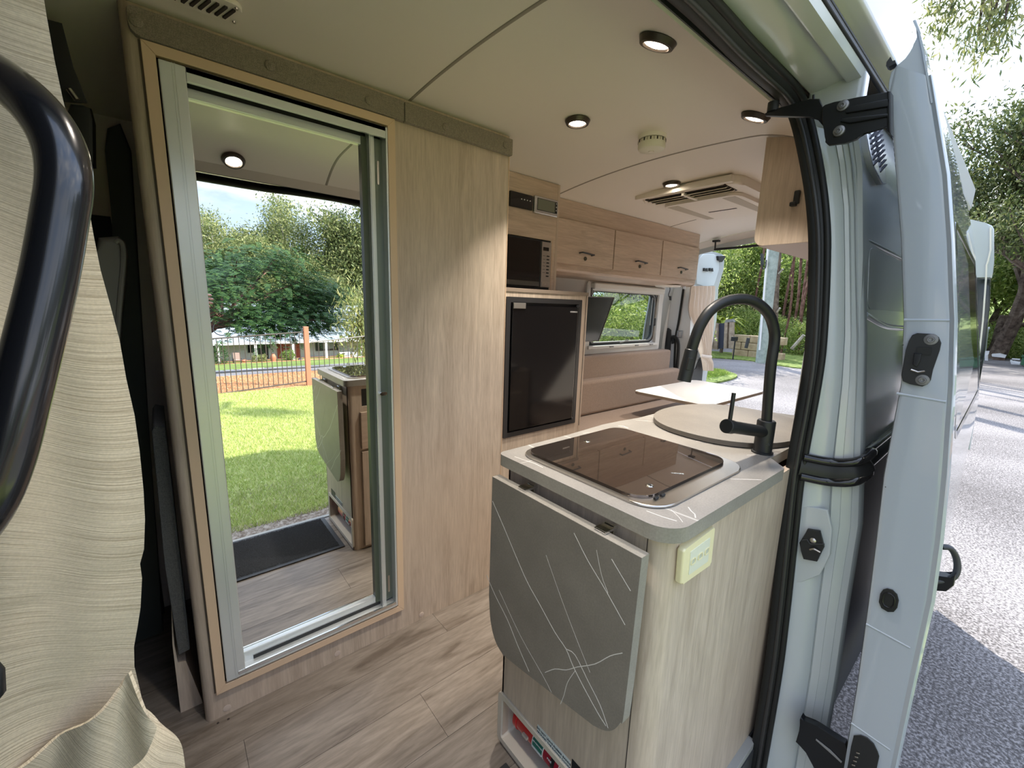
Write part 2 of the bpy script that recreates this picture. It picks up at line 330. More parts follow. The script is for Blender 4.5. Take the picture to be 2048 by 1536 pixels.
# outer roof, driver side wall with its window hole, rear corner posts, cab
def shell(name, bm, m=WHITE, sm_=True): o = obj(name, bm, m, smooth=sm_); o['kind'] = 'structure'; return o
roof = [(.34, 1.90), (.40, 1.965), (.6, 2.0), (1.1, 2.02), (1.6, 2.0), (1.9, 1.96), (2.03, 1.88)]
shell('roof', grid([[(x, a, b) for a, b in roof] for x in (-1.5, .5, 2.2, 3.72)], th=.02))
WX0, WX1, WZ0, WZ1 = 2.40, 3.27, .965, 1.425       # window hole in the driver side wall
wd = struct('wall_driver'); prof = [(-.45, 2.12), (.4, 2.17), (.9, 2.16), (1.4, 2.12), (1.88, 2.04)]
def wy(z):
    for (a, b), (c, d) in zip(prof, prof[1:]):
        if z <= c: return b+(d-b)*(z-a)/(c-a)
    return prof[-1][1]
def wpiece(x0, x1, z0, z1, nm='body_panel'):
    zz = [z0+(z1-z0)*i/6 for i in range(7)]
    obj(nm, grid([[(x, wy(z)+.0, z) for z in zz] for x in (x0, x1)], th=.012), WHITE, wd, True)
    if x0 < 3.3: obj('inner_lining', grid([[(x, wy(z)-.075, z) for z in [max(q, 0.0) for q in zz]] for x in (x0, min(x1, 3.37))], th=.006), LINING, wd, True)
    else: obj('inner_lining', grid([[(x, wy(z)-.075, z) for z in [max(q, 0.0) for q in zz]] for x in (x0, 3.37)], th=.006), LINING, wd, True)
wpiece(-1.5, WX0, -.45, 1.88); wpiece(WX1, 3.70, -.45, 1.88); wpiece(WX0, WX1, -.45, WZ0); wpiece(WX0, WX1, WZ1, 1.88)
# passenger side outer skin behind the sliding door opening
pp = [(-.40, .27), (-.1, .255), (.3, .25), (.82, .245)]; pq = [(.82, .245), (1.0, .245), (1.2, .262), (1.4, .285), (1.6, .315), (1.78, .36), (1.9, .42)]
def oy(z):
    P = pp+pq[1:]
    for (a, b), (c, d) in zip(P, P[1:]):
        if z <= c: return b+(d-b)*(z-a)/(c-a)
    return P[-1][1]
wp = struct('wall_passenger')
obj('body_panel', grid([[(x, b, a) for a, b in pq] for x in (1.30, 3.70)], th=-.010), WHITE, wp, True)
obj('lower_skin', grid([[(x, b, a) for a, b in pp] for x in (1.31, 3.70)], th=-.010), mat('near_black_skin', (.010, .011, .013), .6), wp, True)  # lower part of the outer skin, coloured near black
obj('inner_lining', bx(1.37, 3.62, .36, .372, 0, 1.80), LINING, wp)
# pressed recess panels, window glass and louvre on that skin
def on_skin(x0, x1, z0, z1, off, r, dep, m, nm, par, b=.002):
    o = [(x, oy(z)-off, z) for x, z in rrect(x0, x1, z0, z1, r)]
    return obj(nm, poly(o, (0, -dep, 0), b=b), m, par, True)
on_skin(1.36, 2.6, 1.28, 1.43, .001, .03, .010, paint('recess_grey_paint', (.62, .65, .66), .35), 'pressed_panel', wp)
on_skin(1.38, 2.5, 1.045, 1.20, .001, .05, .008, paint('recess_grey_paint_2', (.62, .65, .64), .35), 'pressed_panel', wp)
obj('pressed_rib', tube(sm([(1.34, oy(1.24)-.004, 1.265), (1.6, oy(1.24)-.006, 1.235), (1.95, oy(1.22)-.004, 1.225)]), .010, 10), WHITE_IN, wp, True)
obj('pressed_rib', tube(sm([(1.36, oy(1.44)-.004, 1.445), (1.7, oy(1.4)-.006, 1.44), (2.1, oy(1.4)-.004, 1.44)]), .006, 10), WHITE_IN, wp, True)
gl = obj('window_3', poly([(x, oy(z)-.002, z) for x, z in ((1.515, 1.78), (1.515, 1.612), (1.60, 1.60), (1.90, 1.545), (2.0, 1.53), (3.3, 1.50), (3.3, 1.78))], (0, -.005, 0)), TINT, smooth=True); gl['kind'] = 'structure'
vt = thing('louvre_vent', 'pale grey slotted air vent on the side of the van above the door rail', 'vent', (1.45, .27, 1.6))
q = [(1.325, 1.650), (1.35, 1.616), (1.44, 1.592), (1.50, 1.604), (1.50, 1.79), (1.325, 1.79)]
obj('body', poly([(x, oy(z)-.001, z) for x, z in q], (0, -.022, 0), b=.004), paint('vent_grey_paint', (.52, .55, .60), .35), vt, True)
for i in range(13):
    for k in (0, 1):
        z = 1.632+i*.0125; x = 1.350+k*.072
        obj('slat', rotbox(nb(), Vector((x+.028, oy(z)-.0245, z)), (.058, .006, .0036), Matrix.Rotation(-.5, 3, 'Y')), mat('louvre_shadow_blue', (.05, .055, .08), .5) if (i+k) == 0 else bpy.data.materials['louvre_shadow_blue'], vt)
# header above the sliding door opening, drawn from the seal outwards
hd = struct('trim_3')
sec = [(.432, 1.806), (.425, 1.787), (.4116, 1.786), (.3955, 1.788), (.3717, 1.792), (.3588, 1.797), (.3529, 1.786), (.3487, 1.785), (.3269, 1.789), (.3213, 1.806)]
obj('door_header', grid([[(x, a, b) for a, b in sec] for x in (-.12, .4, .8, 1.285)], th=-.003), WHITE, hd, True)
obj('header_corner', bx(1.262, 1.31, .32, .43, 1.70, 1.81, .012, 3), WHITE, hd, True)
for a, b, r in ((.3225, 1.809, .005), (.327, 1.821, .0045), (.3315, 1.837, .004)):
    obj('gutter_rubber', cyl((-.12, a, b), (3.6, a, b), r, 10), RUBBER, hd, True)
obj('gutter', grid([[(x, a, b) for a, b in ((.3213, 1.806), (.326, 1.818), (.331, 1.830), (.336, 1.842), (.342, 1.857))] for x in (-.12, 3.7)], th=-.003), mat('gutter_grey', (.28, .27, .25), .4), hd, True)
aw = thing('awning_case', 'long pale grey awning case along the roof edge above the doorway', 'awning', (1.8, .33, 1.9))
obj('case', poly([(-.3, a, b) for a, b in ((.342, 1.857), (.3130, 1.862), (.305, 1.872), (.305, 1.955), (.305, 1.97), (.345, 1.97))], (3.85, 0, 0), b=.003), paint('awning_paint', (.60, .61, .62), .35, .3), aw, True)
# recess between ceiling edge and seal
obj('header_recess', grid([[(x, a, b) for a, b in ((.489, 1.779), (.487, 1.81), (.46, 1.815), (.44, 1.80))] for x in (-.3, 1.30)], th=.003), DARKPL, hd, True)
obj('header_lip', cyl((-.3, .474, 1.782), (1.25, .474, 1.782), .0045, 10), mat('pale_lip', (.42, .44, .36), .45), hd, True)
# rubber seal round the rear part of the sliding door opening
top = [onZ(x, y_, z_) for x, y_, z_ in ((1090, -270, 1.775), (1250, -130, 1.775), (1393, 0, 1.775), (1480, 92, 1.772), (1530, 140, 1.765))]
top = [Vector((p.x, .44, 1.262+(p.z-1.262)*.44/p.y)) for p in top]
sp = [Vector((-.12, .44, top[0].z)), Vector((.0, .44, top[0].z))]+top[:]
for x, y_ in ((1578, 186), (1602, 234), (1624, 330), (1637, 424), (1640, 520), (1634, 672), (1623, 768), (1593, 936), (1580, 1050), (1562, 1223), (1546, 1350), (1515, 1536), (1497, 1640)):
    X = 1.26 if y_ > 230 else (1.20 if y_ < 200 else 1.25)
    sp.append(onX(x, y_, X))
se = struct('trim_4')
path = sm(sp, 5)
obj('door_seal', tube(path, (.024, .013), 14, flat=(0, .7, -.7)), RUBBER, se, True)
obj('seal_bead', tube([p+Vector((-.006, -.016, .004)) for p in path], .0075, 10), RUBBER, se, True)
obj('seal_bead', tube([p+Vector((-.012, -.002, -.012)) for p in path], .006, 10), mat('seal_bead_rubber', (.03, .03, .03), .4), se, True)
# door jamb: white steel between the seal and the outer corner
jr = []
for (sx, sy), (ex, ey) in zip(((1600, 200), (1620, 234), (1640, 330), (1652, 424), (1655, 520), (1650, 672), (1640, 768), (1606, 936), (1595, 1050), (1578, 1223), (1566, 1350), (1538, 1536), (1520, 1640)),
                              ((1694, 200), (1702, 234), (1716, 330), (1722, 410), (1723, 520), (1727, 672), (1725, 768), (1722, 930), (1718, 1050), (1690, 1223), (1672, 1350), (1640, 1536), (1622, 1640))):
    a = onX(sx, sy, 1.262); b = onX(ex, ey, 1.31); rw = []
    for t, dx in ((-.25, .012), (0, .002), (.12, -.002), (.30, -.004), (.42, .000), (.47, .006), (.50, .014), (.53, .006), (.56, .0), (.68, -.002), (.70, .003), (.72, -.002), (.86, -.002), (.875, .003), (.89, -.002), (.97, -.002), (1.0, .004), (1.01, .02)):
        c = a.lerp(b, t); rw.append(c+Vector((dx, 0, 0)))
    jr.append(rw)
jm = struct('trim_5'); obj('door_jamb', grid(jr, th=-.003), WHITE, jm, True)
# striker boss + striker on the jamb
bs = [onX(x, y_, 1.262) for x, y_ in ((1600, 1010), (1655, 1020), (1664, 1060), (1660, 1110), (1640, 1150), (1590, 1170))]
obj('striker_boss', poly(bs, (.012, 0, 0), b=.004), WHITE, jm, True)
st = thing('door_striker', 'black six sided door catch screwed to the white door jamb', 'door catch', onX(1625, 1088, 1.25))
o = [onX(x, y_, 1.258) for x, y_ in ((1617, 1056), (1642, 1060), (1646, 1078), (1650, 1092), (1645, 1102), (1636, 1121), (1609, 1116), (1604, 1098), (1601, 1083), (1611, 1068))]
obj('plate', poly(o, (-.010, 0, 0), b=.002), BLACK, st, True); c = onX(1626, 1081, 1.247)
obj('screw', lathe([(.0005, -.003), (.004, -.003), (.007, -.001), (.007, .001)], c, 'X', 16), STEEL, st, True)
obj('hook', tube(sm([onX(1620, 1099, 1.244), onX(1628, 1098, 1.240), onX(1640, 1104, 1.244)]), .0028, 8), STEEL, st, True)
obj('ridge', tube([onX(1604, 1080, 1.247), onX(1614, 1079, 1.246), onX(1620, 1088, 1.246), onX(1649, 1088, 1.247)], .0016, 6), DARKPL, st, True)
# sliding door rail that wraps round the corner
rl_ = thing('slide_rail', 'black horizontal rail for the sliding door along the van side', 'rail', (1.6, .25, .86))
za = onX(1612, 936, 1.27).z
rp = [onX(1600, 932, 1.248), onX(1650, 942, 1.272), onX(1690, 944, 1.280), onX(1718, 938, 1.292), onX(1736, 922, 1.33)]
pathr = sm(rp+[(1.42, .234, .868), (1.6, .232, .868), (2.5, .232, .868), (3.5, .235, .868)], 4)
for dz, rad, nm in ((.026, .011, 'upper_lip'), (-.026, .012, 'lower_lip')):
    obj(nm, tube([p+Vector((0, -.004, dz)) for p in pathr], rad, 10), BLKG, rl_, True)
obj('channel', tube(pathr, (.006, .024), 10, flat=(0, 1, 0)), BLACK, rl_, True)
# sill and step
s6 = struct('trim_6'); obj('sill', bx(-.1, 1.30, .262, .312, -.42, -.24, .01), WHITE, s6, True); obj('sill_strip', bx(-.1, 1.26, .318, .345, -.03, .0, .003), mat('sill_grey', (.35, .35, .33), .5), s6, True)
obj('step_plate', bx(-.1, 1.30, .262, .318, -.24, -.225, .003), NICHE, s6, True); obj('step_riser', bx(-.1, 1.30, .315, .335, -.24, -.02), DARKPL, s6, True)
obj('underbody', bx(-1.5, 3.68, .30, 2.12, -.30, -.12), BLACK, s6)
for wxx in (-1.05, 2.95):
    for wyy in (.38, 2.02):
        w_ = thing('wheel', ('front' if wxx < 0 else 'rear')+(' passenger side' if wyy < 1 else ' driver side')+' wheel under the white van', 'wheel', (wxx, wyy, -.18), 'van wheels')
        obj('tyre', lathe([(.19, -.10), (.29, -.11), (.325, -.08), (.325, .08), (.29, .11), (.19, .10)], (wxx, wyy, -.175), 'Y', 36), RUBBER, w_, True)
        obj('rim', lathe([(.02, -.085), (.12, -.08), (.195, -.095), (.195, .095), (.12, .08), (.02, .085)], (wxx, wyy, -.175), 'Y', 28), ALU, w_, True)
# cab bodywork (closed, dark inside) and front pillar
cb = struct('wall_front')
cabp = [(-1.5, -.35), (-1.5, 1.96), (-1.75, 1.85), (-2.45, .98), (-2.95, .80), (-3.1, .55), (-3.1, -.30)]
bmc = nb(); A = [[(x, y_, z) for x, z in cabp] for y_ in (.30, 2.10)]
obj('cab_body', grid(A, bmc, th=.01), WHITE, cb, True)
obj('bulkhead', bx(-1.53, -1.50, .30, 2.10, -.2, 1.96), BLUED, cb)
obj('cab_side', poly([(x, .30, z) for x, z in cabp], (0, .01, 0)), WHITE, cb); obj('cab_side', poly([(x, 2.09, z) for x, z in cabp], (0, .01, 0)), WHITE, cb)
obj('front_pillar', bx(-1.5, -.10, .27, .34, -.3, 1.92, .01), WHITE, cb, True)
obj('cab_trim', bx(-1.5, -.12, .345, .36, 0, 1.85), BLUED, cb)
obj('cab_side_trim', bx(-1.5, -.10, 2.02, 2.035, 0, 1.85), BLUED, cb)
# ================================================================ CAB SIDE SEEN BESIDE THE CURTAIN
ds = thing('driver_seat', 'dark seat with grey plastic headrest shell behind the beige curtain', 'seat', (-.35, 1.7, .4))
o = rrect(-.30, -.075, 1.10, 1.455, .05)
hp = [onY(x, y_, 1.55) for x, y_ in ((195, 474), (236, 471), (249, 482), (253, 505), (250, 560), (243, 620), (237, 690), (232, 760), (190, 760), (188, 520))]
obj('seat_shell', poly(hp, (0, .10, 0), b=.018, seg=3), GREYPL, ds, True)
hr = [onY(x, y_, 1.548) for x, y_ in ((232, 486), (238, 482), (245, 490), (247, 520), (240, 600), (234, 680))]
obj('shell_rib', tube(sm(hr), .006, 8), mat('pale_grey_plastic', (.30, .29, .28), .4), ds, True)
obj('backrest', bx(-.62, -.13, 1.62, 1.78, .45, 1.30, .04, 3), BLUED, ds, True)
obj('cushion', bx(-.95, -.25, 1.45, 1.95, .30, .48, .05, 3), BLUED, ds, True)
belt = thing('seat_belt', 'black seat belt reel cover and strap high behind the curtain', 'seat belt', (-.1, 1.5, 1.6))
bo = [onY(x, y_, 1.5) for x, y_ in ((140, 205), (165, 208), (182, 215), (188, 240), (189, 330), (150, 330), (120, 260))]
obj('reel_cover', poly(bo, (0, .05, 0), b=.01), BLACK, belt, True)
obj('strap', tube([onY(96, 40, 1.5), onY(120, 130, 1.5), onY(150, 205, 1.5)], (.022, .002), 8, flat=(1, 0, 0)), BLACK, belt, True)
obj('buckle', tube([onY(138, 178, 1.48), onY(154, 200, 1.48)], .006, 8), STEEL, belt, True)
pl = struct('trim_7')
ppil = [onY(x, y_, 1.9) for x, y_ in ((214, 255), (240, 245), (262, 300), (300, 900), (330, 1300), (250, 1300), (232, 620), (222, 420), (210, 300))]
obj('door_pillar_trim', poly(ppil, (0, .05, 0), b=.01), mat('pillar_trim', (.05, .06, .058), .6), pl, True)
sp_ = thing('side_panel', 'narrow oak board standing beside the shower cabinet behind the curtain', 'panel', (-.06, 1.5, 0))
obj('board', poly([onY(x, y_, 1.46) for x, y_ in ((341, 1180), (349, 1290), (356, 1325), (372, 1322), (420, 1440), (364, 1447), (345, 1290))], (0, .35, 0)), WZ, sp_)
obj('grey_pad', poly([onY(x, y_, 1.44) for x, y_ in ((303, 862), (309, 852), (330, 855), (380, 1300), (357, 1312), (330, 1130))], (0, .30, 0), b=.006), GREYF, sp_, True)
# ================================================================ SHOWER CABINET WITH MIRROR DOOR
sc_ = thing('shower_cabinet', 'tall oak laminate cabinet with an aluminium framed mirror door', 'cabinet', (.54, 1.7, 0))
X0, X1, GX0, GX1, GZ0, GZ1 = -.010, 1.089, .017, .624, .090, 1.823
ZT = 1.893
bm = nb()
for a in ((X0+.02, GX0, 0, ZT), (GX1, X1, 0, ZT), (GX0, GX1, 0, GZ0), (GX0, GX1, GZ1, ZT)): box(bm, a[0], a[1], 1.37, 1.388, a[2], a[3])
obj('front_panel', bm, WZ, sc_)
obj('corner_post', poly([(X0+.02+.02*math.cos(t), 1.39-.02*math.sin(t), 0) for t in [math.radians(90+9*i) for i in range(11)]]+[(X0+.02, 1.41, 0)], (0, 0, ZT)), WZ, sc_, True)
obj('side', bx(X0, X0+.016, 1.39, 2.03, 0, 1.88), WZ, sc_)
obj('side', bx(X1-.018, X1, 1.389, 2.03, 0, 1.88), WZ, sc_)
obj('edge_strip', bx(X1-.001, X1+.002, 1.368, 1.389, 0, 1.885), WEDGE, sc_)
obj('back', bx(X0+.016, X1-.018, 1.45, 1.46, 0, 1.88), SLOT, sc_)
for n_, (a, b) in enumerate(((GX0, GX0+.0045), (GX1-.004, GX1))): obj('groove', bx(a, b, 1.3705, 1.386, GZ0, GZ1), mat('groove_brown', (.19, .15, .115), .6), sc_)
def frame(x0, x1, z0, z1, w, y0, y1, nm, m, par, b=.0015):
    """four mitred rails"""
    for P in (((x0, z0), (x0+w, z0+w), (x0+w, z1-w), (x0, z1)), ((x1, z0), (x1, z1), (x1-w, z1-w), (x1-w, z0+w)),
              ((x0, z1), (x0+w, z1-w), (x1-w, z1-w), (x1, z1)), ((x0, z0), (x1, z0), (x1-w, z0+w), (x0+w, z0+w))):
        obj(nm, poly([(x, y0, z) for x, z in P], (0, y1-y0, 0), b=b), m, par, False)
frame(GX0+.0045, GX1-.004, GZ0+.003, GZ1-.003, .0245, 1.355, 1.37, 'edge_trim', WEDGE, sc_)
ax0, ax1, az0, az1 = .049, .5935, .124, 1.789
obj('frame_post', bx(ax0, .0985, 1.352, 1.40, az0, az1, .002), ALU, sc_)
for xx in (.073, .078): obj('frame_bead', bx(xx, xx+.0012, 1.3508, 1.353, az0, az1), ALU, sc_)
obj('frame_post', bx(.587, ax1, 1.352, 1.40, az0, az1, .002), ALU, sc_)
zt = onY(480, 195, 1.352).z; 
obj('frame_head', bx(.0985, .587, 1.352, 1.362, 1.757, az1, .001), ALU, sc_); obj('frame_head', bx(.0985, .587, 1.352, 1.42, 1.776, az1, .001), ALU, sc_)
obj('frame_sill', bx(.0985, .587, 1.352, 1.42, az0, az0+.012, .001), ALU, sc_); obj('frame_sill', bx(.080, .587, 1.350, 1.356, az0+.010, az0+.021, .001), CHROME, sc_)
obj('track', bx(.0985, .587, 1.405, 1.412, az0, az1), BLACK, sc_)
# the mirror door itself: top and bottom rail, right stile with gasket
tz0, tz1 = onY(560, 247, 1.395).z, onY(560, 228, 1.395).z; bz0, bz1 = onY(600, 1277, 1.395).z, onY(600, 1256, 1.395).z
md = obj('mirror_glass', bx(.0985, .541, 1.400, 1.404, bz0+.01, tz1-.01), MIRROR, sc_)
obj('mirror_rail', bx(.0985, .545, 1.390, 1.404, tz0, tz1, .002), ALU, sc_); obj('mirror_rail', bx(.0985, .545, 1.390, 1.404, bz0, bz1, .002), ALU, sc_)
gx0 = onY(733, 700, 1.398).x; gx1 = onY(746, 700, 1.385).x
obj('gasket', bx(gx0, gx1, 1.388, 1.4005, bz0, tz1), DGREEN, sc_)
sx = [onY(x, 700, 1.37).x for x in (746, 751, 757, 761, 766)]
obj('stile', bx(gx1, sx[1], 1.366, 1.40, bz0-.012, tz1+.018, .001), ALU, sc_)
obj('stile', bx(sx[1]+.002, sx[2], 1.370, 1.40, bz0-.012, tz1+.014, .001), ALU, sc_)
obj('stile', bx(sx[2]+.001, sx[3], 1.376, 1.40, bz0-.004, tz1+.008, .001), ALU, sc_)
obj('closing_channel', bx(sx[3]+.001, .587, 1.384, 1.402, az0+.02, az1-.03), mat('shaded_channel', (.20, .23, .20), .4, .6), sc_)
hz = onY(770, 787, 1.362).z; hx = onY(767, 787, 1.362).x
obj('door_pull', poly([(x, 1.360, z) for x, z in rrect(hx-.013, hx+.013, hz-.006, hz+.006, .0059)], (0, .010, 0), b=.001), CHROME, sc_, True)
for z in (1.66, .21): obj('catch_plate', poly([(x, 1.381, zz) for x, zz in rrect(.569, .576, z-.035, z+.035, .0034)], (0, .004, 0)), STEEL, sc_, True)
CAPM = mat('screw_cap_beige', (.56, .46, .39), .5)
obj('bottom_gap', bx(.125, .541, 1.3872, 1.389, onY(600, 1280, 1.388).z, onY(600, 1271, 1.388).z), BLACK, sc_)
# screw caps along the plinth
for px, py in ((454, 1416), (675, 1307), (843, 1229)):
    c = onY(px, py, 1.37); obj('screw_cap', lathe([(.0005, -.0014), (.009, -.0014), (.0105, -.0006), (.0105, .001)], (c.x, 1.37, c.z), 'Y', 24), CAPM, sc_, True)
# padded strip under the ceiling
fs = thing('padded_strip', 'taupe upholstered strip with covered buttons along the top of the cabinet', 'trim strip', (.5, 1.36, 1.85))
zs0, zs1 = 1.822, 1.880
o = rrect(.0035, .650, zs0, zs1, .002, 3, rs=(.002, .012, .022, .002)); obj('padding', poly([(x, 1.352, z) for x, z in o], (0, .018, 0), b=.005), STRIP, fs, True)
o = rrect(.652, 1.092, zs0-.001, zs1-.001, .004, 3); obj('padding', poly([(x, 1.350, z) for x, z in o], (0, .020, 0), b=.005), STRIP, fs, True)
for px, py in ((272, 42), (540, 132), (738, 201), (891, 254), (1011, 290)):
    c = onY(px, py, 1.351); obj('button', lathe([(.0005, -.006), (.007, -.0055), (.0115, -.003), (.0125, .002)], (c.x, 1.351, c.z), 'Y', 20), STRIP, fs, True)
# ================================================================ FRIDGE UNIT + MICROWAVE UNIT
fu = thing('fridge_unit', 'oak laminate cabinet that houses the black fridge', 'cabinet', (1.4, 1.6, 0))
FY = 1.40; rx = 1.633; lx = 1.0935
fx0, fx1, fz0, fz1 = 1.118, 1.588, .680, 1.297
bm = nb(); box(bm, lx, fx0, FY, FY+.018, 0, 1.318); box(bm, fx1, rx-.016, FY, FY+.018, 0, 1.318); box(bm, fx0, fx1, FY, FY+.018, 0, fz0); box(bm, fx0, fx1, FY, FY+.018, fz1, 1.318)
obj('front_frame', bm, WZ, fu); obj('side', bx(rx-.016, rx, FY-.002, 2.03, 0, 1.318), WZ, fu); obj('edge_strip', bx(rx-.013, rx-.010, FY-.003, FY, .66, 1.318), SLOT, fu)
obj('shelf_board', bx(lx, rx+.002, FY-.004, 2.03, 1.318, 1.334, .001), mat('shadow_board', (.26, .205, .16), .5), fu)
fr = thing('fridge', 'small black fridge with silver latch plate under the microwave', 'fridge', (1.35, 1.5, .68))
def rframe(x0, x1, z0, z1, w, y0, dep, r=.004):
    return ring([(x, y0, z) for x, z in rrect(x0, x1, z0, z1, r, 3)], [(x, y0, z) for x, z in rrect(x0+w, x1-w, z0+w, z1-w, r, 3)], (0, dep, 0))
obj('flange', rframe(fx0, fx1, fz0, fz1, .022, FY-.006, .012), mat('fridge_frame_black', (.03, .03, .032), .3), fr)
obj('body', bx(fx0+.02, fx1-.02, FY+.012, 2.0, fz0+.02, fz1-.02), BLACK, fr)
dr = obj('door', bx(fx0+.026, fx1-.034, FY-.014, FY+.012, fz0+.030, fz1-.034, .004), mat('fridge_door_gloss', (.004, .004, .005), .09, spec=.45), fr, True)
obj('latch_plate', bx(fx0+.028, fx0+.095, FY-.020, FY-.012, fz1-.048, fz1-.024, .002), mat('latch_silver', (.45, .44, .42), .3, .8), dr, True)
obj('hinge', bx(fx1-.036, fx1-.026, FY-.014, FY, fz0+.026, fz0+.034, .001), DARKPL, fr); obj('hinge', bx(fx1-.036, fx1-.026, FY-.014, FY, fz1-.034, fz1-.026, .001), DARKPL, fr)
obj('door_edge', bx(fx1-.036, fx1-.0335, FY-.012, FY+.01, fz0+.03, fz1-.034), STEEL, fr)
RY = RM((1, 0, 0), (0, 0, 1))
text('badge_text', 'VITRIFRIGO', .0095, (fx1-.066, FY-.0145, fz1-.058), RY, WHT, dr)
my = 1.627
mu = thing('microwave_unit', 'oak laminate wall unit holding the microwave and control panels', 'cabinet', (1.4, 1.8, 1.33))
mz0, mz1 = onY(1097, 581, my).z, onY(1102, 482, my).z; mx1 = onY(1102, 482, my).x; zt_ = zc(my)-.003
bm = nb(); box(bm, lx, mx1-.45, my, my+.016, 1.334, zt_); box(bm, mx1, 1.617, my, my+.016, 1.334, zt_); box(bm, mx1-.45, mx1, my, my+.016, mz1, zt_); box(bm, mx1-.45, mx1, my, my+.016, 1.334, mz0)
obj('front_frame', bm, WX, mu); obj('side', bx(1.617, 1.633, my-.001, 2.03, 1.334, zt_), WZ, mu); obj('edge_strip', bx(mx1+.010, mx1+.012, my-.0015, my, 1.334, mz1+.01), WEDGE, mu)
mw = thing('microwave', 'built in black glass microwave with steel button panel', 'microwave', (1.3, 1.75, 1.34))
obj('case', bx(mx1-.445, mx1-.005, my-.004, my+.30, mz0+.004, mz1-.004, .003), BLACK, mw, True)
mp0 = mx1-.075
obj('door', bx(mx1-.44, mp0-.008, my-.014, my-.002, mz0+.022, mz1-.012, .002), BLKG, mw, True)
obj('door_base', bx(mx1-.44, mp0-.008, my-.015, my-.002, mz0+.016, mz0+.040, .002), mat('smoked_strip', (.16, .16, .15), .2, .6), mw, True)
cp = obj('control_panel', bx(mp0, mx1-.010, my-.016, my-.002, mz0+.014, mz1-.012, .002), mat('microwave_steel', (.50, .47, .44), .3, .8), mw, True)
obj('display', bx(mp0+.008, mp0+.046, my-.0175, my-.015, mz1-.055, mz1-.038), BLKG, cp)
for i in range(7): obj('button', bx(mp0+.034, mp0+.052, my-.0178, my-.015, mz1-.083-i*.0165, mz1-.077-i*.0165, .001), BLACK, cp)
for i in range(6): obj('print_line', bx(mp0+.008, mp0+.026, my-.0165, my-.0155, mz1-.081-i*.0165, mz1-.0795-i*.0165), INK, cp)
obj('door_button', bx(mp0+.004, mx1-.014, my-.0185, my-.014, mz0+.018, mz0+.042, .002), STEEL, mw, True)
obj('button_mark', lathe([(.0005, -.001), (.003, -.001), (.003, .001)], (mp0+.03, my-.0185, mz0+.03), 'Y', 12), CHROME, mw)
c0, c1 = onY(1019, 388, my), onY(1062, 425, my)
rp_ = thing('control_panel', 'black touch panel with small white icons above the microwave', 'control panel', (1.45, my, 1.77))
obj('face', bx(1.30, c1.x, my-.010, my+.004, onY(1062, 422, my).z, onY(1062, 392, my).z, .003), BLKG, rp_, True)
for i in range(4): obj('icon', bx(c1.x-.020-i*.018, c1.x-.014-i*.018, my-.0108, my-.010, 1.755, 1.759), WHT, rp_)
d0, d1 = onY(1066, 388, my), onY(1114, 437, my)
dp = thing('monitor_panel', 'silver framed battery monitor with grey display beside the touch panel', 'display', (1.55, my, 1.76))
zA, zB = onY(1114, 436, my-.01).z, onY(1114, 402, my-.01).z; xA, xB = onY(1067, 410, my-.01).x, onY(1114, 410, my-.01).x
obj('bezel', bx(xA, xB, my-.020, my, zA, zB, .006, 3), mat('silver_bezel', (.55, .55, .56), .25, .8), dp, True)
obj('screen', bx(xA+.016, xB-.008, my-.0215, my-.019, zA+.015, zB-.010, .001), BLKG, dp); obj('lcd', bx(xA+.018, xB-.026, my-.0222, my-.021, zA+.018, zB-.013), LCD, dp)
for i in range(3): obj('button', lathe([(.0004, -.001), (.0025, -.001), (.0025, .001)], (xB-.016, my-.0222, zA+.03+i*.016), 'Y', 10), WHT, dp)
# ================================================================ OVERHEAD LOCKERS, DRIVER SIDE
oh = thing('overhead_locker', 'long oak overhead locker with three flap doors above the side window', 'overhead cabinet', (2.5, 1.9, 1.45))
OY = 1.75; ze = zc(OY)-.002
pr = [(OY, ze), (OY, 1.475), (OY+.012, 1.462), (1.83, 1.452), (2.030, 1.452), (2.030, zc(2.03)-.008)]
obj('carcass', poly([(1.634, a, b) for a, b in pr], (1.684, 0, 0)), WX, oh)
ep = [(OY, ze)]+[(OY+.03-.03*math.cos(t), 1.482-.03*math.sin(t)) for t in [math.radians(15*i) for i in range(7)]]+[(2.03, 1.45), (2.03, zc(2.03)-.008)]
obj('end_panel', poly([(3.318, a, b) for a, b in ep], (.016, 0, 0), b=.002), WZ, oh, True)
dx = [(1.64, 2.240), (2.250, 2.786), (2.796, 3.312)]
for i, (a, b) in enumerate(dx):
    d = obj('flap_door', bx(a, b, OY-.018, OY-.001, 1.505, 1.744, .002), WX, oh)
    cx = (1.975, 2.531, 3.07)[i]
    obj('handle', tube([(cx-.055, OY-.020, 1.574), (cx-.052, OY-.042, 1.576), (cx+.052, OY-.042, 1.570), (cx+.055, OY-.020, 1.568)], (.004, .006), 8), DARKPL, d, True)
    obj('lock', lathe([(.0004, -.004), (.004, -.004), (.005, -.0055), (.0105, -.0055), (.0115, -.002), (.0115, .001)], (cx, OY-.018, 1.546), 'Y', 24), mat('lock_bronze', (.10, .10, .075), .3, .7), d, True)
for a in (2.245, 2.791): obj('divider_slot', bx(a-.004, a+.004, OY-.006, OY+.001, 1.505, 1.744), mat('slot_brown', (.16, .085, .05), .6), oh)
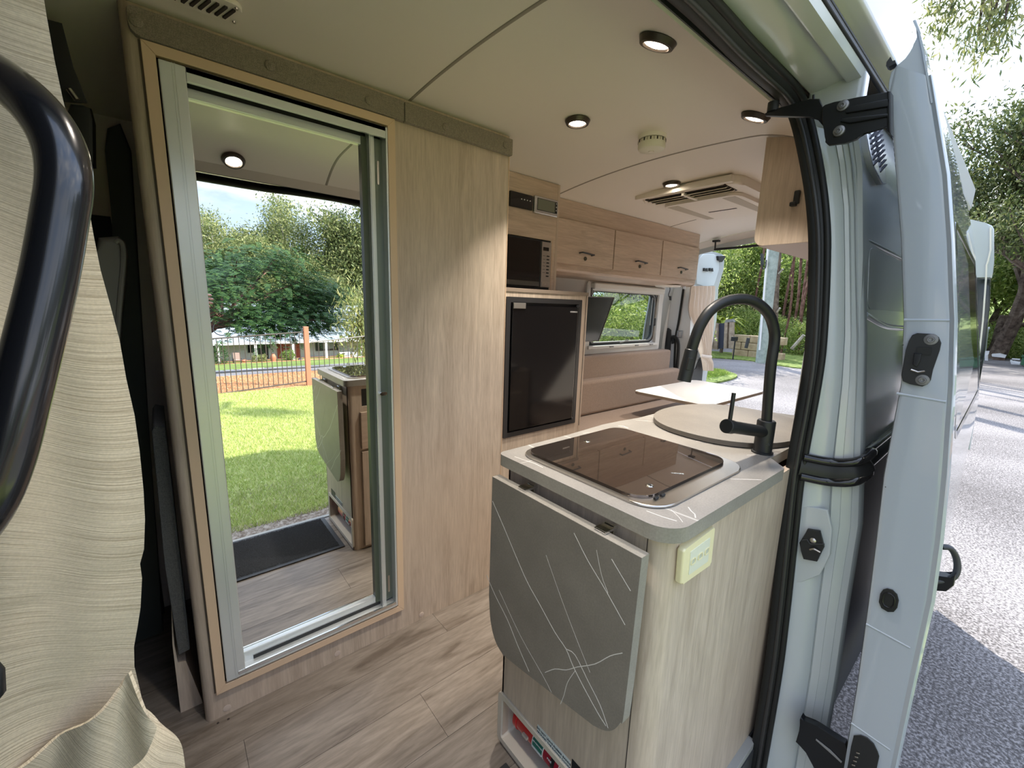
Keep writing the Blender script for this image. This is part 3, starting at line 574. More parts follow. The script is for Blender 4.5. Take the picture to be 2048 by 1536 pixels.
# ================================================================ SIDE WINDOW, SHADE, TELEVISION
w1 = struct('window_1'); YW = 2.045
def plate(x0, x1, z0, z1, r, w, y0, dep, m, nm, par): return obj(nm, ring([(x, y0, z) for x, z in rrect(x0, x1, z0, z1, r, 5)], [(x, y0, z) for x, z in rrect(x0+w, x1-w, z0+w, z1-w, max(.002, r-.3*w), 5)], (0, dep, 0)), m, par, True)
plate(2.34, 3.33, .925, 1.445, .02, .060, YW-.028, .05, SHADE, 'inner_frame', w1)
obj('roller_housing', bx(2.38, 3.30, YW-.062, YW-.020, 1.392, 1.440, .012, 3), SHADE, w1, True)
obj('blind_bar', bx(2.38, 3.29, YW-.044, YW-.024, .962, .984, .004), SHADE, w1, True)
for a in (2.62, 2.95, 3.16): obj('bar_latch', bx(a, a+.045, YW-.052, YW-.042, .968, .976, .002), GREYPL, w1)
plate(2.395, 3.275, .985, 1.40, .07, .022, YW+.0, .03, RUBBER, 'rubber_surround', w1)
plate(2.41, 3.262, .998, 1.392, .07, .010, YW-.004, .01, GREYPL, 'pane_rim', w1)
obj('pane', poly([(x, YW+.02, z) for x, z in rrect(2.41, 3.26, 1.0, 1.39, .06)], (0, .004, 0)), PANE, w1)
obj('catch', tube([(2.78, YW-.02, .998), (2.80, YW-.035, 1.004), (2.86, YW-.035, 1.016)], .005, 8), GREYPL, w1, True)
obj('catch', tube([(3.235, YW-.02, 1.13), (3.235, YW-.03, 1.13), (3.232, YW-.03, 1.19)], .006, 8), DARKPL, w1, True)
obj('stay', cyl((3.22, YW+.002, 1.36), (3.215, YW+.002, 1.13), .003, 8), STEEL, w1)
tv = thing('television', 'thin black flat television on an arm in front of the side window', 'television', (2.2, 1.9, 1.1))
tq = [onY(x, y_, 1.86) for x, y_ in ((1120, 592), (1221, 595), (1204, 682), (1100, 688))]
tq = [p + Vector((0, s, 0)) for p, s in zip(tq, (-.03, -.03, .03, .03))]
obj('screen', poly(tq, (0.004, .022, 0), b=.003), TVG, tv, True)
obj('bezel', tube([tq[0]+Vector((0, -.002, 0)), tq[1]+Vector((0, -.002, 0)), tq[2]+Vector((0, -.002, 0)), tq[3]+Vector((0, -.002, 0))], .003, 6), GREYPL, tv)
obj('arm', bx(2.10, 2.14, 1.88, 2.04, 1.10, 1.14, .004), DARKPL, tv, True); obj('post', cyl((2.36, 1.99, 1.40), (2.355, 1.985, 1.15), .008, 10), GREYPL, tv, True)
# ================================================================ REAR SEATS
def cushion(name, bm, label, cat, group=None): o = obj(name, bm, SEATF, smooth=True); tag(o, label, cat, group); return o
cushion('upper_cushion', bx(1.70, 3.40, 1.93, 2.03, .74, .925, .022, 4), 'long upper brown tweed backrest cushion under the side window', 'cushion')
cushion('lower_cushion', bx(1.66, 3.47, 1.86, 1.96, .515, .765, .028, 4), 'long lower brown tweed bolster cushion in front of the upper backrest', 'cushion')
cushion('seat_cushion', bx(1.64, 3.55, 1.36, 1.93, .36, .515, .028, 4), 'wide brown tweed seat cushion beside the fridge cabinet', 'cushion')
cushion('seat_cushion_passenger', bx(1.82, 3.50, .38, .92, .36, .515, .028, 4), 'brown tweed seat cushion on the doorway side behind the worktop', 'cushion').name = 'seat_cushion'
for (a, b, c, d), lb in (((1.64, 3.55, 1.40, 1.98), 'oak seat base under the window side seat cushion'), ((1.82, 3.5, .40, .90), 'oak seat base under the doorway side seat cushion')):
    sb = thing('bench_box', lb, 'box', (a, c, 0)); obj('box', bx(a, b, c, d, .0, .358), WX, sb); obj('kick_board', bx(a+.02, b-.02, (c-.004) if c > 1 else d, (c) if c > 1 else d+.004, .01, .06), DARKPL, sb)
# dining table
tb = thing('dining_table', 'pale grey topped table with rounded corners between the rear seats', 'table', (2.95, 1.4, 0))
tl, tr_, tbk, tf = onZ(1265, 783, .70), onZ(1528, 781, .70), onZ(1385, 758, .70), onZ(1425, 813, .70)
TX0, TX1, TY0, TY1 = 2.49, 3.36, 1.14, 1.68
obj('tabletop', poly([(x, y_, .684) for x, y_ in rrect(TX0, TX1, TY0, TY1, .055, 6)], (0, 0, .018), b=.002), mat('table_edge_laminate', (.24, .19, .15), .45), tb, True)
obj('tabletop_surface', poly([(x, y_, .7021) for x, y_ in rrect(TX0+.002, TX1-.002, TY0+.002, TY1-.002, .053, 6)], (0, 0, .0008)), mat('table_laminate', (.66, .64, .62), .30, spec=.6), tb)
obj('pedestal', cyl((2.95, 1.40, 0), (2.95, 1.40, .684), .030, 20), ALU, tb, True); obj('foot_plate', lathe([(.01, .0), (.09, .0), (.09, .01), (.03, .02)], (2.95, 1.40, 0)), ALU, tb, True)
# ================================================================ PASSENGER SIDE UPPER LOCKER
ul = thing('upper_locker', 'oak overhead locker end by the doorway with a black latch', 'overhead cabinet', (2.5, .5, 1.5))
ya = .700; zu = 1.506
ep = [(.385, zu)]+[(ya-.03+.03*math.sin(t), zu+.03-.03*math.cos(t)) for t in [math.radians(15*i) for i in range(7)]]+[(ya+.003, zc(ya)-.003), (.385, zc(.575)-.03)]
obj('end_panel', poly([(1.735, a, b) for a, b in ep], (.016, 0, 0), b=.0015), WZ, ul, True)
obj('body', bx(1.752, 3.40, .385, ya-.02, zu+.006, 1.83), WX, ul); obj('underside', bx(1.752, 3.40, .375, ya-.012, zu, zu+.006), mat('pale_pink_board', (.56, .48, .44), .5), ul)
for i in range(3): obj('flap_door', bx(1.76+i*.545, 2.295+i*.545, ya-.02, ya-.002, zu+.025, 1.80, .002), WX, ul)
c = onX(1595, 397, 1.735); obj('latch', bx(1.722, 1.736, c.y-.009, c.y+.010, c.z-.020, c.z+.026, .005), BLACK, ul, True); obj('latch', bx(1.715, 1.736, c.y-.002, c.y+.017, c.z-.026, c.z-.012, .003), BLACK, ul, True)
# ================================================================ CEILING FITTINGS
def dl(px, py, mirrored=False, r=.044, label=''):
    best = None
    for k in range(300):
        z = 1.79+k*.0004; p = onZ(px, py, z); p = Vector((p.x, 2.8-p.y, z)) if mirrored else p; er = abs(z-zc(p.y)+.006)
        if best is None or er < best[0]: best = (er, z, p)
    z, p = best[1], best[2]
    t = thing('downlight', label, 'ceiling light', (p.x, p.y, z), 'ceiling downlights')
    sl = math.atan((zc(p.y+.02)-zc(p.y-.02))/.04); TM = Matrix.Translation((p.x, p.y, z)) @ Matrix.Rotation(sl, 4, 'X')
    def tl(prof): b_ = lathe(prof, (0, 0, 0)); b_.transform(TM); return b_
    obj('bezel', tl([(r*.62, -.004), (r*.70, -.0105), (r*.88, -.0095), (r, .002), (r*.9, .006)]), mat('bezel_bronze', (.07, .055, .045), .35, .4), t, True)
    obj('diffuser', tl([(.001, -.0085), (r*.45, -.0085), (r*.63, -.006), (r*.64, .0)]), LED, t, True)
    la = bpy.data.lights.new('lamp', 'AREA'); la.shape = 'DISK'; la.size = .07; la.energy = LAMPW; la.spread = math.radians(85); la.color = (1, .91, .80); lo = bpy.data.objects.new('lamp', la); link(lo, t); lo.location = (p.x, p.y, z-.012)
LAMPW = 2.2
dl(1315, 83, label='large round downlight nearest the doorway, glowing warm white'); dl(1155, 243, label='round downlight above the oak cabinet end, left of the smoke alarm'); dl(1511, 233, label='round downlight half behind the black door arm')
dl(1343, 368, label='small looking downlight just in front of the air conditioner'); dl(1489, 427, label='farthest downlight, behind the air conditioner'); dl(467, 321, True, label='downlight above the doorway that shows in the mirror')
p = onZ(1304, 283, 1.885); sa = thing('smoke_alarm', 'round off white smoke alarm on the ceiling', 'smoke alarm', (p.x, p.y, 1.9)); zz = zc(p.y)
obj('base', lathe([(.02, -.012), (.050, -.012), (.052, -.006), (.052, .002)], (p.x, p.y, zz-.002)), ABS, sa, True)
obj('cover', lathe([(.001, -.052), (.030, -.052), (.046, -.047), (.050, -.040), (.050, -.018), (.048, -.014), (.02, -.012)], (p.x, p.y, zz-.002)), mat('alarm_white', (.74, .72, .62), .4), sa, True)
for i in range(26):
    a = 2*pi*i/26; obj('vent_slot', rotbox(nb(), Vector((p.x+.0495*math.cos(a), p.y+.0495*math.sin(a), zz-.022)), (.003, .005, .010), Matrix.Rotation(a, 3, 'Z')), SLOT if i % 2 else ABSD, sa)
obj('indicator', lathe([(.0005, -.054), (.010, -.0545), (.011, -.052)], (p.x, p.y, zz-.002)), ABS, sa, True)
# air conditioner
ac = thing('air_conditioner', 'ivory rooftop air conditioner grille with long louvres on the ceiling', 'air conditioner', (2.5, 1.25, 1.88))
AX0, AX1, AY0, AY1 = 2.12, 2.92, .97, 1.52; zb = 1.862
obj('housing', poly([(x, y_, zb) for x, y_ in rrect(AX0+.02, AX1, AY0, AY1, .08, 6)], (0, 0, .05), b=.016, seg=3), ABS, ac, True)
obj('centre_cover', poly([(x, y_, zb-.018) for x, y_ in rrect(AX0+.17, AX1-.10, AY0+.06, AY1-.06, .06, 6)], (0, 0, .02), b=.010, seg=3), ABS, ac, True)
obj('outlet_cavity', bx(AX0+.028, AX0+.160, AY0+.06, AY1-.05, zb-.003, zb+.01), SLOT, ac)
for i, xx in enumerate((AX0+.048, AX0+.088, AX0+.128)): obj('louvre', rotbox(nb(), Vector((xx, (AY0+AY1)/2, zb-.008)), (.020, AY1-AY0-.12, .003), Matrix.Rotation(-.5, 3, 'Y')), ABS, ac)
obj('louvre_rib', bx(AX0+.02, AX0+.165, 1.235, 1.250, zb-.016, zb+.004, .002), ABS, ac)
obj('front_lip', bx(AX0, AX0+.03, AY0+.02, AY1, zb+.002, zb+.035, .006), ABS, ac, True)
for a, b in ((AY0+.085, AY0+.15), (AY1-.15, AY1-.085)): obj('return_grille', poly([(AX0+.20, a, zb-.019), (AX1-.14, a+.01, zb-.019), (AX1-.14, b-.01, zb-.019), (AX0+.20, b, zb-.019)], (0, 0, .004)), ABSD, ac)
obj('air_slot', bx(AX0+.46, AX0+.474, AY0+.19, AY1-.20, zb-.0195, zb-.012), SLOT, ac)
# small ceiling louvre at the top of the picture
cv = thing('ceiling_vent', 'small cream slotted vent on the ceiling above the mirror door', 'vent', (.15, 1.27, 1.9))
vx0, vx1, vy0, vy1 = .055, .205, 1.235, 1.30
obj('plate', poly([(x, y_, zc(1.26)-.012) for x, y_ in rrect(vx0, vx1, vy0-.02, vy1, .022, 6)], (0, 0, .012), b=.004), ABS, cv, True)
for i in range(8): obj('vent_slat', rotbox(nb(), Vector((vx0+.022+i*.015, (vy0+vy1)/2-.01, zc(1.26)-.014)), (.006, .05, .004), Matrix.Rotation(.3, 3, 'Z')), SLOT, cv)
for a, b in ((vx0+.012, vy1-.012), (vx1-.01, vy1-.014), (vx1-.012, vy0-.008)): obj('screw', lathe([(.0004, -.015), (.003, -.015), (.004, -.012)], (a, b, zc(1.26)), 'Z', 10), STEEL, cv)
# ================================================================ GALLEY BENCH IN THE DOORWAY
gb = thing('galley_cabinet', 'oak laminate kitchen bench standing in the doorway under the grey worktop', 'cabinet', (1.2, .55, 0))
BX, BY0, BY1, BX1 = .652, .338, .797, 1.80
ZW0, ZW1 = .860, .889
nY0, nY1, nZ0, nZ1 = .415, .785, .026, .168       # niche opening
bm = nb()
for a in ((BY0+.04, nY0, 0, ZW0), (nY1, BY1-.018, 0, ZW0), (nY0, nY1, 0, nZ0), (nY0, nY1, nZ1, ZW0)): box(bm, BX, BX+.016, a[0], a[1], a[2], a[3])
obj('end_panel', bm, WZ, gb)
R_ = .042
def qc(cx, cy, a0, a1, r, n=8): return [(cx+r*math.cos(math.radians(a0+(a1-a0)*i/n)), cy+r*math.sin(math.radians(a0+(a1-a0)*i/n))) for i in range(n+1)]
cp_ = qc(BX+R_, BY0+R_, 180, 270, R_)+[(BX+R_, BY0+.012)]+qc(BX+R_, BY0+R_, 270, 180, R_-.012)[1:]
obj('corner_panel', poly([(x, y_, 0) for x, y_ in cp_], (0, 0, ZW0)), WZ, gb, True)
obj('joint', bx(BX-.0006, BX+.002, BY0+R_-.001, BY0+R_+.0006, 0, ZW0), SLOT, gb)
obj('outer_panel', bx(BX+R_, BX1, BY0, BY0+.016, 0, ZW0), WZ, gb)
obj('corner_post', poly([(x, y_, 0) for x, y_ in qc(BX+.02, BY1-.02, 90, 180, .020)+[(BX+.02, BY1-.02)]], (0, 0, ZW0)), WZ, gb, True)
fx_ = BX+.052
bm = nb()
for a in ((BX+.02, fx_+.012, 0, ZW0), (fx_+.012, fx_+.11, .84, ZW0), (fx_+.012, fx_+.11, .0, .752), (fx_+.11, BX1, 0, ZW0)): box(bm, a[0], a[1], BY1-.016, BY1, a[2], a[3])
obj('aisle_panel', bm, WZ, gb); obj('switch_recess', bx(fx_+.012, fx_+.11, BY1-.05, BY1-.012, .752, .84), BLACK, gb)
obj('cupboard_door', bx(fx_, fx_+.50, BY1+.001, BY1+.017, .540, .727, .002), WX, gb); obj('cupboard_door', bx(fx_, fx_+.50, BY1+.001, BY1+.017, .018, .526, .002), WZ, gb)
obj('cupboard_door', bx(fx_+.51, fx_+1.0, BY1+.001, BY1+.017, .018, .727, .002), WZ, gb)
obj('far_end', bx(BX1-.016, BX1, BY0, BY1, 0, ZW0), WZ, gb)
# moulded niche in the end panel
def rr3(x, y0, y1, z0, z1, r): return [(x, a, b) for a, b in rrect(y0, y1, z0, z1, r, 5)]
obj('niche_rim', ring(rr3(BX-.006, nY0-.012, nY1+.010, nZ0-.012, nZ1+.010, .014), rr3(BX-.006, nY0+.004, nY1-.006, nZ0+.004, nZ1-.006, .008), (.008, 0, 0)), NICHE, gb, True)
nn = nb(); A = rr3(BX-.004, nY0+.004, nY1-.006, nZ0+.004, nZ1-.006, .008); Bq = rr3(BX+.13, nY0+.012, nY1-.014, nZ0+.012, nZ1-.014, .008)
va = [nn.verts.new(q) for q in A]; vb = [nn.verts.new(q) for q in Bq]
for i in range(len(va)): nn.faces.new((va[i], va[(i+1) % len(va)], vb[(i+1) % len(va)], vb[i]))
nn.faces.new(vb)
obj('niche_tray', nn, NICHE, gb, True)
fe = thing('fire_extinguisher', 'red fire extinguisher with green and red labels lying in the bench niche', 'fire extinguisher', (BX+.06, .6, .11))
ex, ez = BX+.052, .100
obj('cylinder', lathe([(.002, .765), (.020, .764), (.032, .758), (.037, .748), (.037, .50), (.030, .478), (.014, .462), (.012, .445)], (ex, 0, ez), 'Y', 32), RED, fe, True)
obj('base_ring', lathe([(.0375, .752), (.0400, .750), (.0400, .738), (.0375, .736)], (ex, 0, ez), 'Y', 32), RED, fe, True)
obj('green_label', lathe([(.0371, .6695), (.0375, .669), (.0375, .632), (.0371, .6315)], (ex, 0, ez), 'Y', 32), GREENL, fe, True)
obj('red_label', lathe([(.0371, .6285), (.0375, .628), (.0375, .575), (.0371, .5745)], (ex, 0, ez), 'Y', 32), mat('crimson_label', (.33, .012, .03), .5), fe, True)
for a, b in ((.6715, .6695), (.6315, .6285), (.5745, .572)): obj('label_border', lathe([(.0371, a), (.0378, a), (.0378, b), (.0371, b)], (ex, 0, ez), 'Y', 32), WHT, fe, True)
obj('label_stripe', bx(ex-.0392, ex-.036, .632, .6695, ez-.008, ez-.004), WHT, fe)
obj('support_clip', bx(ex-.044, ex-.034, .685, .705, ez-.004, ez+.004, .001), NICHE, fe); obj('valve', lathe([(.004, .445), (.012, .445), (.012, .425), (.006, .42)], (ex, 0, ez), 'Y', 14), CHROME, fe, True)
obj('strap', lathe([(.0378, .60), (.039, .60), (.039, .588), (.0378, .588)], (ex, 0, ez), 'Y', 28), BLACK, fe, True)
RF = RM((0, -1, 0), (0, 0, 1))
text('label_text', 'ABE POWDER', .0062, (ex-.0380, .650, ez+.014), RF, WHT, fe); text('label_text', 'FIRE', .009, (ex-.0380, .604, ez+.010), RF, WHT, fe)
stk = thing('warning_sticker', 'small pale sticker with two lines of dark print above the niche', 'sticker', (BX, .6, .2))
sy0, sy1, sz0, sz1 = onX(1140, 1536, BX-.001).y, onX(1075, 1452, BX-.001).y, nZ1+.008, nZ1+.034
obj('label', bx(BX-.0012, BX, sy0, sy1, sz0, sz1), PALE, stk)
text('print', 'DO NOT LEAVE RUBBER BANDS', .0082, (BX-.0015, (sy0+sy1)/2, sz0+.017), RF, INK, stk); text('print', 'AROUND THE SLIDING DOORS', .0082, (BX-.0015, (sy0+sy1)/2, sz0+.007), RF, INK, stk)
sk2 = tag(obj('black_sticker', bx(BX-.0012, BX, sy0-.075, sy0-.004, sz0, sz1+.012), BLACK), 'small black sticker beside the pale warning sticker', 'sticker')
# worktop
wt = thing('worktop', 'grey marble effect worktop with fine white veins on the galley bench', 'worktop', (1.2, .57, .86))
wo = qc(.633+.055, .322+.055, 180, 270, .055)+[(1.14, .322)]+qc(1.14, .342, 270, 330, .020)+[(1.20, .372), (1.75, .372)]+qc(1.78, .43, -60, 60, .05)+[(1.72, .77), (1.60, .815), (1.40, .812), (1.25, .812), (1.17, .822), (1.08, .828), (1.0, .822), (.90, .815)]+qc(.633+.022, .811-.022, 90, 180, .022)
obj('slab', poly([(x, y_, ZW0) for x, y_ in wo], (0, 0, ZW1-ZW0-.0006)), STONE_EDGE, wt, False)
obj('top_face', poly([(x, y_, ZW1-.0008) for x, y_ in wo], (0, 0, .0008)), STONE, wt)
VEIN = mat('white_vein', (.60, .58, .55), .4)
for P, w_ in ((((.652, .765), (.655, .74), (.662, .70), (.660, .67)), .0011), (((.672, .40), (.676, .37), (.683, .345)), .0010), (((.752, .36), (.742, .349), (.735, .338), (.722, .330)), .0012), (((.715, .375), (.700, .350), (.688, .336)), .0007), (((.965, .373), (1.00, .345), (1.02, .328)), .0011), (((1.17, .56), (1.20, .52), (1.215, .49)), .002), (((.95, .80), (.965, .795), (.97, .77)), .0008), (((1.11, .79), (1.12, .775), (1.115, .755)), .002), (((1.17, .42), (1.23, .385), (1.26, .376)), .0008), (((1.22, .80), (1.28, .73), (1.30, .66)), .0007)):
    obj('vein', tube([(x, y_, ZW1) for x, y_ in P], (w_, .0002), 6, flat=(1, .5, 0)), VEIN, wt)
# hob with smoked glass lid
hb = thing('hob', 'cooktop with brown mirror glass lid in a brushed steel surround', 'cooktop', (.88, .58, .89))
HX0, HX1, HY0, HY1 = .672, 1.080, .378, .775
obj('steel_frame', poly([(x, y_, ZW1) for x, y_ in rrect(HX0, HX1, HY0, HY1, .052, 8, rs=(.045, .045, .062, .062))], (0, 0, .006), b=.0028, seg=3), STEEL, hb, True)
obj('glass_lid', poly([(x, y_, ZW1+.006) for x, y_ in rrect(HX0+.012, HX1-.014, HY0+.040, HY1-.012, .045, 8, rs=(.036, .036, .048, .048))], (0, 0, .006), b=.001), HOBG, hb, True)
for px, py in ((1299, 971), (1174, 883)):
    c = onZ(px, py, ZW1+.012); obj('lid_stud', lathe([(.0005, .002), (.005, .002), (.0075, .0012), (.0085, 0)], c, 'Z', 20), CHROME, hb, True); obj('stud_recess', lathe([(.0004, .0028), (.0035, .0026), (.0038, .0015)], c, 'Z', 14), BLACK, hb)
for px, py in ((1312, 998), (1325, 992)): c = onZ(px, py, ZW1+.006); obj('hinge_pin', cyl(c+Vector((-.006, 0, .002)), c+Vector((.006, 0, .002)), .003, 8), BLACK, hb)
c = onZ(1355, 947, ZW1+.0122); text('brand_mark', 'THETFORD', .0055, c, RM((.7, -.71, 0), (.71, .7, 0)), PALE, hb)
# sink cover board
lc = onZ(1470, 845, ZW1)
lid = thing('sink_cover', 'round taupe sink cover board with dark edge beside the black tap', 'board', (1.42, .61, .89))
lo_ = [(1.43+.255*math.cos(t)*abs(math.cos(t))**-.12 if abs(math.cos(t)) > 1e-3 else 1.43, .585+.215*math.sin(t)*(abs(math.sin(t))**-.12 if abs(math.sin(t)) > 1e-3 else 1)) for t in [2*pi*i/64 for i in range(64)]]
obj('core', poly([(x, y_, ZW1+.003) for x, y_ in lo_], (0, 0, .013)), mat('lid_edge_brown', (.115, .10, .082), .5), lid)
obj('surface', poly([(x, y_, ZW1+.016) for x, y_ in lo_], (0, 0, .0012)), LIDM, lid)
sk = thing('sink', 'steel sink basin rim under the round cover board', 'sink', (1.43, .585, .889)); obj('rim', ring([(x, y_, ZW1) for x, y_ in [(1.43+(x-1.43)*.92, .585+(y_-.585)*.92) for x, y_ in lo_]], [(x, y_, ZW1) for x, y_ in [(1.43+(x-1.43)*.84, .585+(y_-.585)*.84) for x, y_ in lo_]], (0, 0, .0025)), STEEL, sk)
# black gooseneck tap
tp = thing('tap', 'tall matt black gooseneck mixer tap with side lever', 'tap', (1.24, .405, .89))
b0 = onZ(1524, 905, ZW1); TB = Vector((b0.x, b0.y, ZW1))
obj('base_flange', lathe([(.001, 0), (.0265, 0), (.0265, .004), (.022, .006)], TB), BLACK, tp, True)
obj('body', lathe([(.0225, .004), (.0225, .088), (.020, .091), (.012, .091)], TB, 'Z', 32), BLACK, tp, True)
# neck in the vertical plane towards the hob
pts = []
YD = TB.y
def nk(px, py, s): return onY(px, py, YD+s)
nkp = [(1532, 822, 0), (1541, 740, 0), (1549, 680, .0), (1546, 650, .004), (1535, 625, .012), (1510, 604, .03), (1480, 598, .05), (1448, 604, .068), (1420, 622, .083), (1401, 650, .094), (1391, 675, .10), (1383, 700, .106)]
pts = [Vector((TB.x, TB.y, TB.z+.085))]+[nk(*q) for q in nkp[1:]]
pts = sm(pts, 6)
obj('neck', tube(pts, .0128, 20), BLACK, tp, True)
e0 = pts[-1]; dd = (onY(1368, 762, YD+.112)-e0); obj('spray_head', tube([e0-dd*.02, e0, e0+dd*.5, e0+dd], [.0135, .0150, .0158, .0160], 20), BLACK, tp, True)
obj('spray_button', rotbox(nb(), e0+dd*.42+Vector((-.013, -.009, .0)), (.008, .010, .030), dd.normalized().to_track_quat('Z', 'Y').to_matrix(), .002), BLACK, tp, True)
k0 = TB+Vector((0, 0, .058)); k1 = onY(1458, 853, YD+.02); kd = (k1-k0).normalized()
obj('mixer_arm', tube([k0, k1], .0155, 20), BLACK, tp, True); obj('mixer_cap', tube([k1-kd*.012, k1-kd*.010, k1+kd*.012, k1+kd*.014], [.0155, .0175, .0175, .015], 20), BLACK, tp, True)
lv = onY(1468, 786, k1.y); obj('lever', tube([k1-kd*.0+Vector((0, 0, .01)), Vector((k1.x+.003, k1.y, lv.z))], .0048, 12), BLACK, tp, True)
text('maker_mark', 'W', .012, TB+Vector((-.0155, -.0166, .030)), RM((.73, -.68, 0), (0, 0, 1)), DARKPL, tp)
# flap table
ft = thing('flap_table', 'folded down grey marble effect flap table hanging on the bench end', 'flap table', (.6, .58, .84))
fo = [(.792, .838), (.360, .838), (.366, .52), (.372, .485), (.386, .455), (.405, .436), (.430, .424), (.46, .417), (.70, .372), (.735, .370), (.765, .388), (.785, .43), (.795, .50)]
fo = sm([(0, a, b) for a, b in fo[1:]], 4); fo = [(0, .792, .838)]+[tuple(q) for q in fo]
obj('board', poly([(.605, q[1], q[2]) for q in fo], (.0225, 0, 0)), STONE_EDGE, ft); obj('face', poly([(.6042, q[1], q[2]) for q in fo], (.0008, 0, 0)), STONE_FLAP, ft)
def fv(P, w_=.0011):
    q = [onX(x, y_, .6042) for x, y_ in P]; obj('vein', tube(sm(q, 3), (.0003, w_), 6, flat=(1, 0, 0)), VEIN, ft)
fv([(985, 1002), (1010, 1060), (1035, 1120), (1055, 1165), (1080, 1210), (1110, 1265), (1132, 1298), (1145, 1330), (1165, 1370), (1195, 1425), (1212, 1452)], .0013)
fv([(1132, 1298), (1150, 1310), (1175, 1360), (1200, 1410), (1216, 1456)], .0011)
fv([(973, 1150), (990, 1190), (1015, 1240), (1035, 1290), (1058, 1343)], .0012)
fv([(1148, 1066), (1175, 1120), (1205, 1170), (1225, 1205), (1250, 1250)], .0010)
fv([(1223, 1118), (1245, 1155), (1261, 1182)], .0010)
fv([(1193, 1100), (1203, 1150), (1216, 1186)], .0005); fv([(1092, 1110), (1120, 1190), (1150, 1270), (1180, 1345)], .0004); fv([(998, 1180), (1040, 1270), (1085, 1350), (1103, 1385)], .0004)
fv([(1090, 1345), (1110, 1338), (1132, 1340), (1155, 1334), (1190, 1328), (1220, 1312), (1245, 1306)], .0009); fv([(1150, 1342), (1135, 1365), (1128, 1390), (1121, 1408)], .0007)
for px, py in ((1053, 992), (1208, 1078)):
    c = onX(px, py, .628); hgz = .840
    obj('hinge', bx(.612, .652, c.y-.014, c.y+.014, hgz-.002, hgz+.004, .0015), CHROME, ft, True); obj('hinge', bx(.640, .652, c.y-.012, c.y+.012, hgz-.012, hgz+.006, .0015), CHROME, ft, True)
# socket plate
so = thing('socket_plate', 'square cream plastic switch plate with three slots on the bench side', 'socket', (.76, .33, .8))
SX0, SX1, SZ0, SZ1 = .694, .802, .757, .846; SY = BY0-.010
o2 = [onY(x, y_, BY0-.014) for x, y_ in ((1368, 1101), (1432, 1053), (1424, 1128), (1362, 1172))]
def bil(u, v, off=0):
    a = o2[3].lerp(o2[2], u); b = o2[0].lerp(o2[1], u); q = a.lerp(b, v); q.y -= off; return q
pts = [bil(u, v) for u, v in rrect(0, 1, 0, 1, .07, 4)]
obj('plate', poly([Vector((q.x, BY0, q.z)) for q in pts], (0, -.014, 0), b=.004, seg=3), CREAM, so, True)
obj('inner_panel', poly([bil(u, v, -.0005) for u, v in rrect(.20, .82, .18, .82, .02, 2)], (0, -.0016, 0)), CREAM2, so)
for u in (.30, .52, .74):
    obj('slot', ring([bil(a, b, .0012) for a, b in rrect(u-.075, u+.075, .42, .60, .05, 4)], [bil(a, b, .0012) for a, b in rrect(u-.055, u+.055, .445, .575, .035, 4)], (0, -.0012, 0)), CREAM, so, True)
    obj('slot_shadow', poly([bil(a, b, .0008) for a, b in rrect(u-.055, u+.055, .445, .575, .035, 4)], (0, -.0006, 0)), mat('grey_green', (.50, .52, .42), .5), so)
obj('side_notch', bx(o2[3].x-.0006, o2[3].x+.0012, BY0-.008, BY0-.006, .795, .803), BLACK, so)
# rubber backed mat at the door
mt = thing('door_mat', 'black loop pile door mat with rubber border on the van floor by the step', 'mat', (.3, .55, 0))
obj('border', bx(-.05, .628, .352, .730, .001, .007, .003), mat('mat_border', (.025, .026, .028), .5), mt, True)
rng = np.random.default_rng(3); n = 26000
cx = rng.uniform(-.025, .603, n); cy = rng.uniform(.377, .705, n); a = rng.uniform(0, 2*pi, n); hh = rng.uniform(.006, .012, n)
V = np.stack([np.stack([cx+.0032*np.cos(a+k), cy+.0032*np.sin(a+k), np.full(n, .006)], 1) for k in (0, 2.1, 4.2)]+[np.stack([cx, cy, .006+hh], 1)], 1).reshape(-1, 3)
i0 = np.arange(n)*4; F = np.concatenate([np.stack([i0, i0+1, i0+3], 1), np.stack([i0+1, i0+2, i0+3], 1), np.stack([i0+2, i0, i0+3], 1)])
o = obj('pile', fast_mesh('pile', V, F), mat('mat_pile', (.022, .026, .034), .8), mt, kind='stuff'); obj('backing', bx(-.03, .608, .372, .710, .0065, .0078), BLACK, mt)
for px, py in ((436, 1446), (457, 1438)):
    c = onZ(px, py, .0); o = tag(obj('floor_speck', lathe([(.0004, .0012), (.003, .001), (.0035, 0)], c, 'Z', 8), SLOT), 'tiny dark speck on the floor by the cabinet foot' if px < 440 else 'tiny dark crumb on the floor, second from the cabinet corner', 'dirt', 'specks on the floor')
# ================================================================ GRAB HANDLE AND CURTAIN ON THE LEFT
hn = thing('grab_handle', 'thick black tubular grab handle in front of the beige curtain', 'handle', (-.07, .48, 1.2))
hp = []
for px, py, d in ((-260, 70, .335), (-120, 96, .33), (-30, 138, .325), (35, 182, .322), (85, 232, .32), (118, 290, .32), (130, 360, .318), (118, 450, .316), (98, 560, .312), (70, 680, .306), (40, 800, .30), (8, 920, .295), (-35, 1020, .29), (-110, 1120, .29)):
    r = sight(px, py)/FOC; hp.append(EYE+r*d)
obj('tube', tube(sm(hp, 5), .0158, 24), HANDLEM, hn, True)
lk = []
for px, py, d in ((-60, 1440, .28), (-14, 1385, .28), (-16, 1350, .28), (-60, 1300, .28)): lk.append(EYE+sight(px, py)/FOC*d)
obj('lower_mount', tube(lk, .006, 10), BLACK, hn, True)
obj('upper_mount', tube([EYE+sight(-260, 70)/FOC*.335, EYE+sight(-420, 40)/FOC*.36], .02, 16), BLACK, hn, True)
ct = thing('door_curtain', 'long beige curtain with fine horizontal weave, gathered beside the cab', 'curtain', (-.3, .6, 1.9))
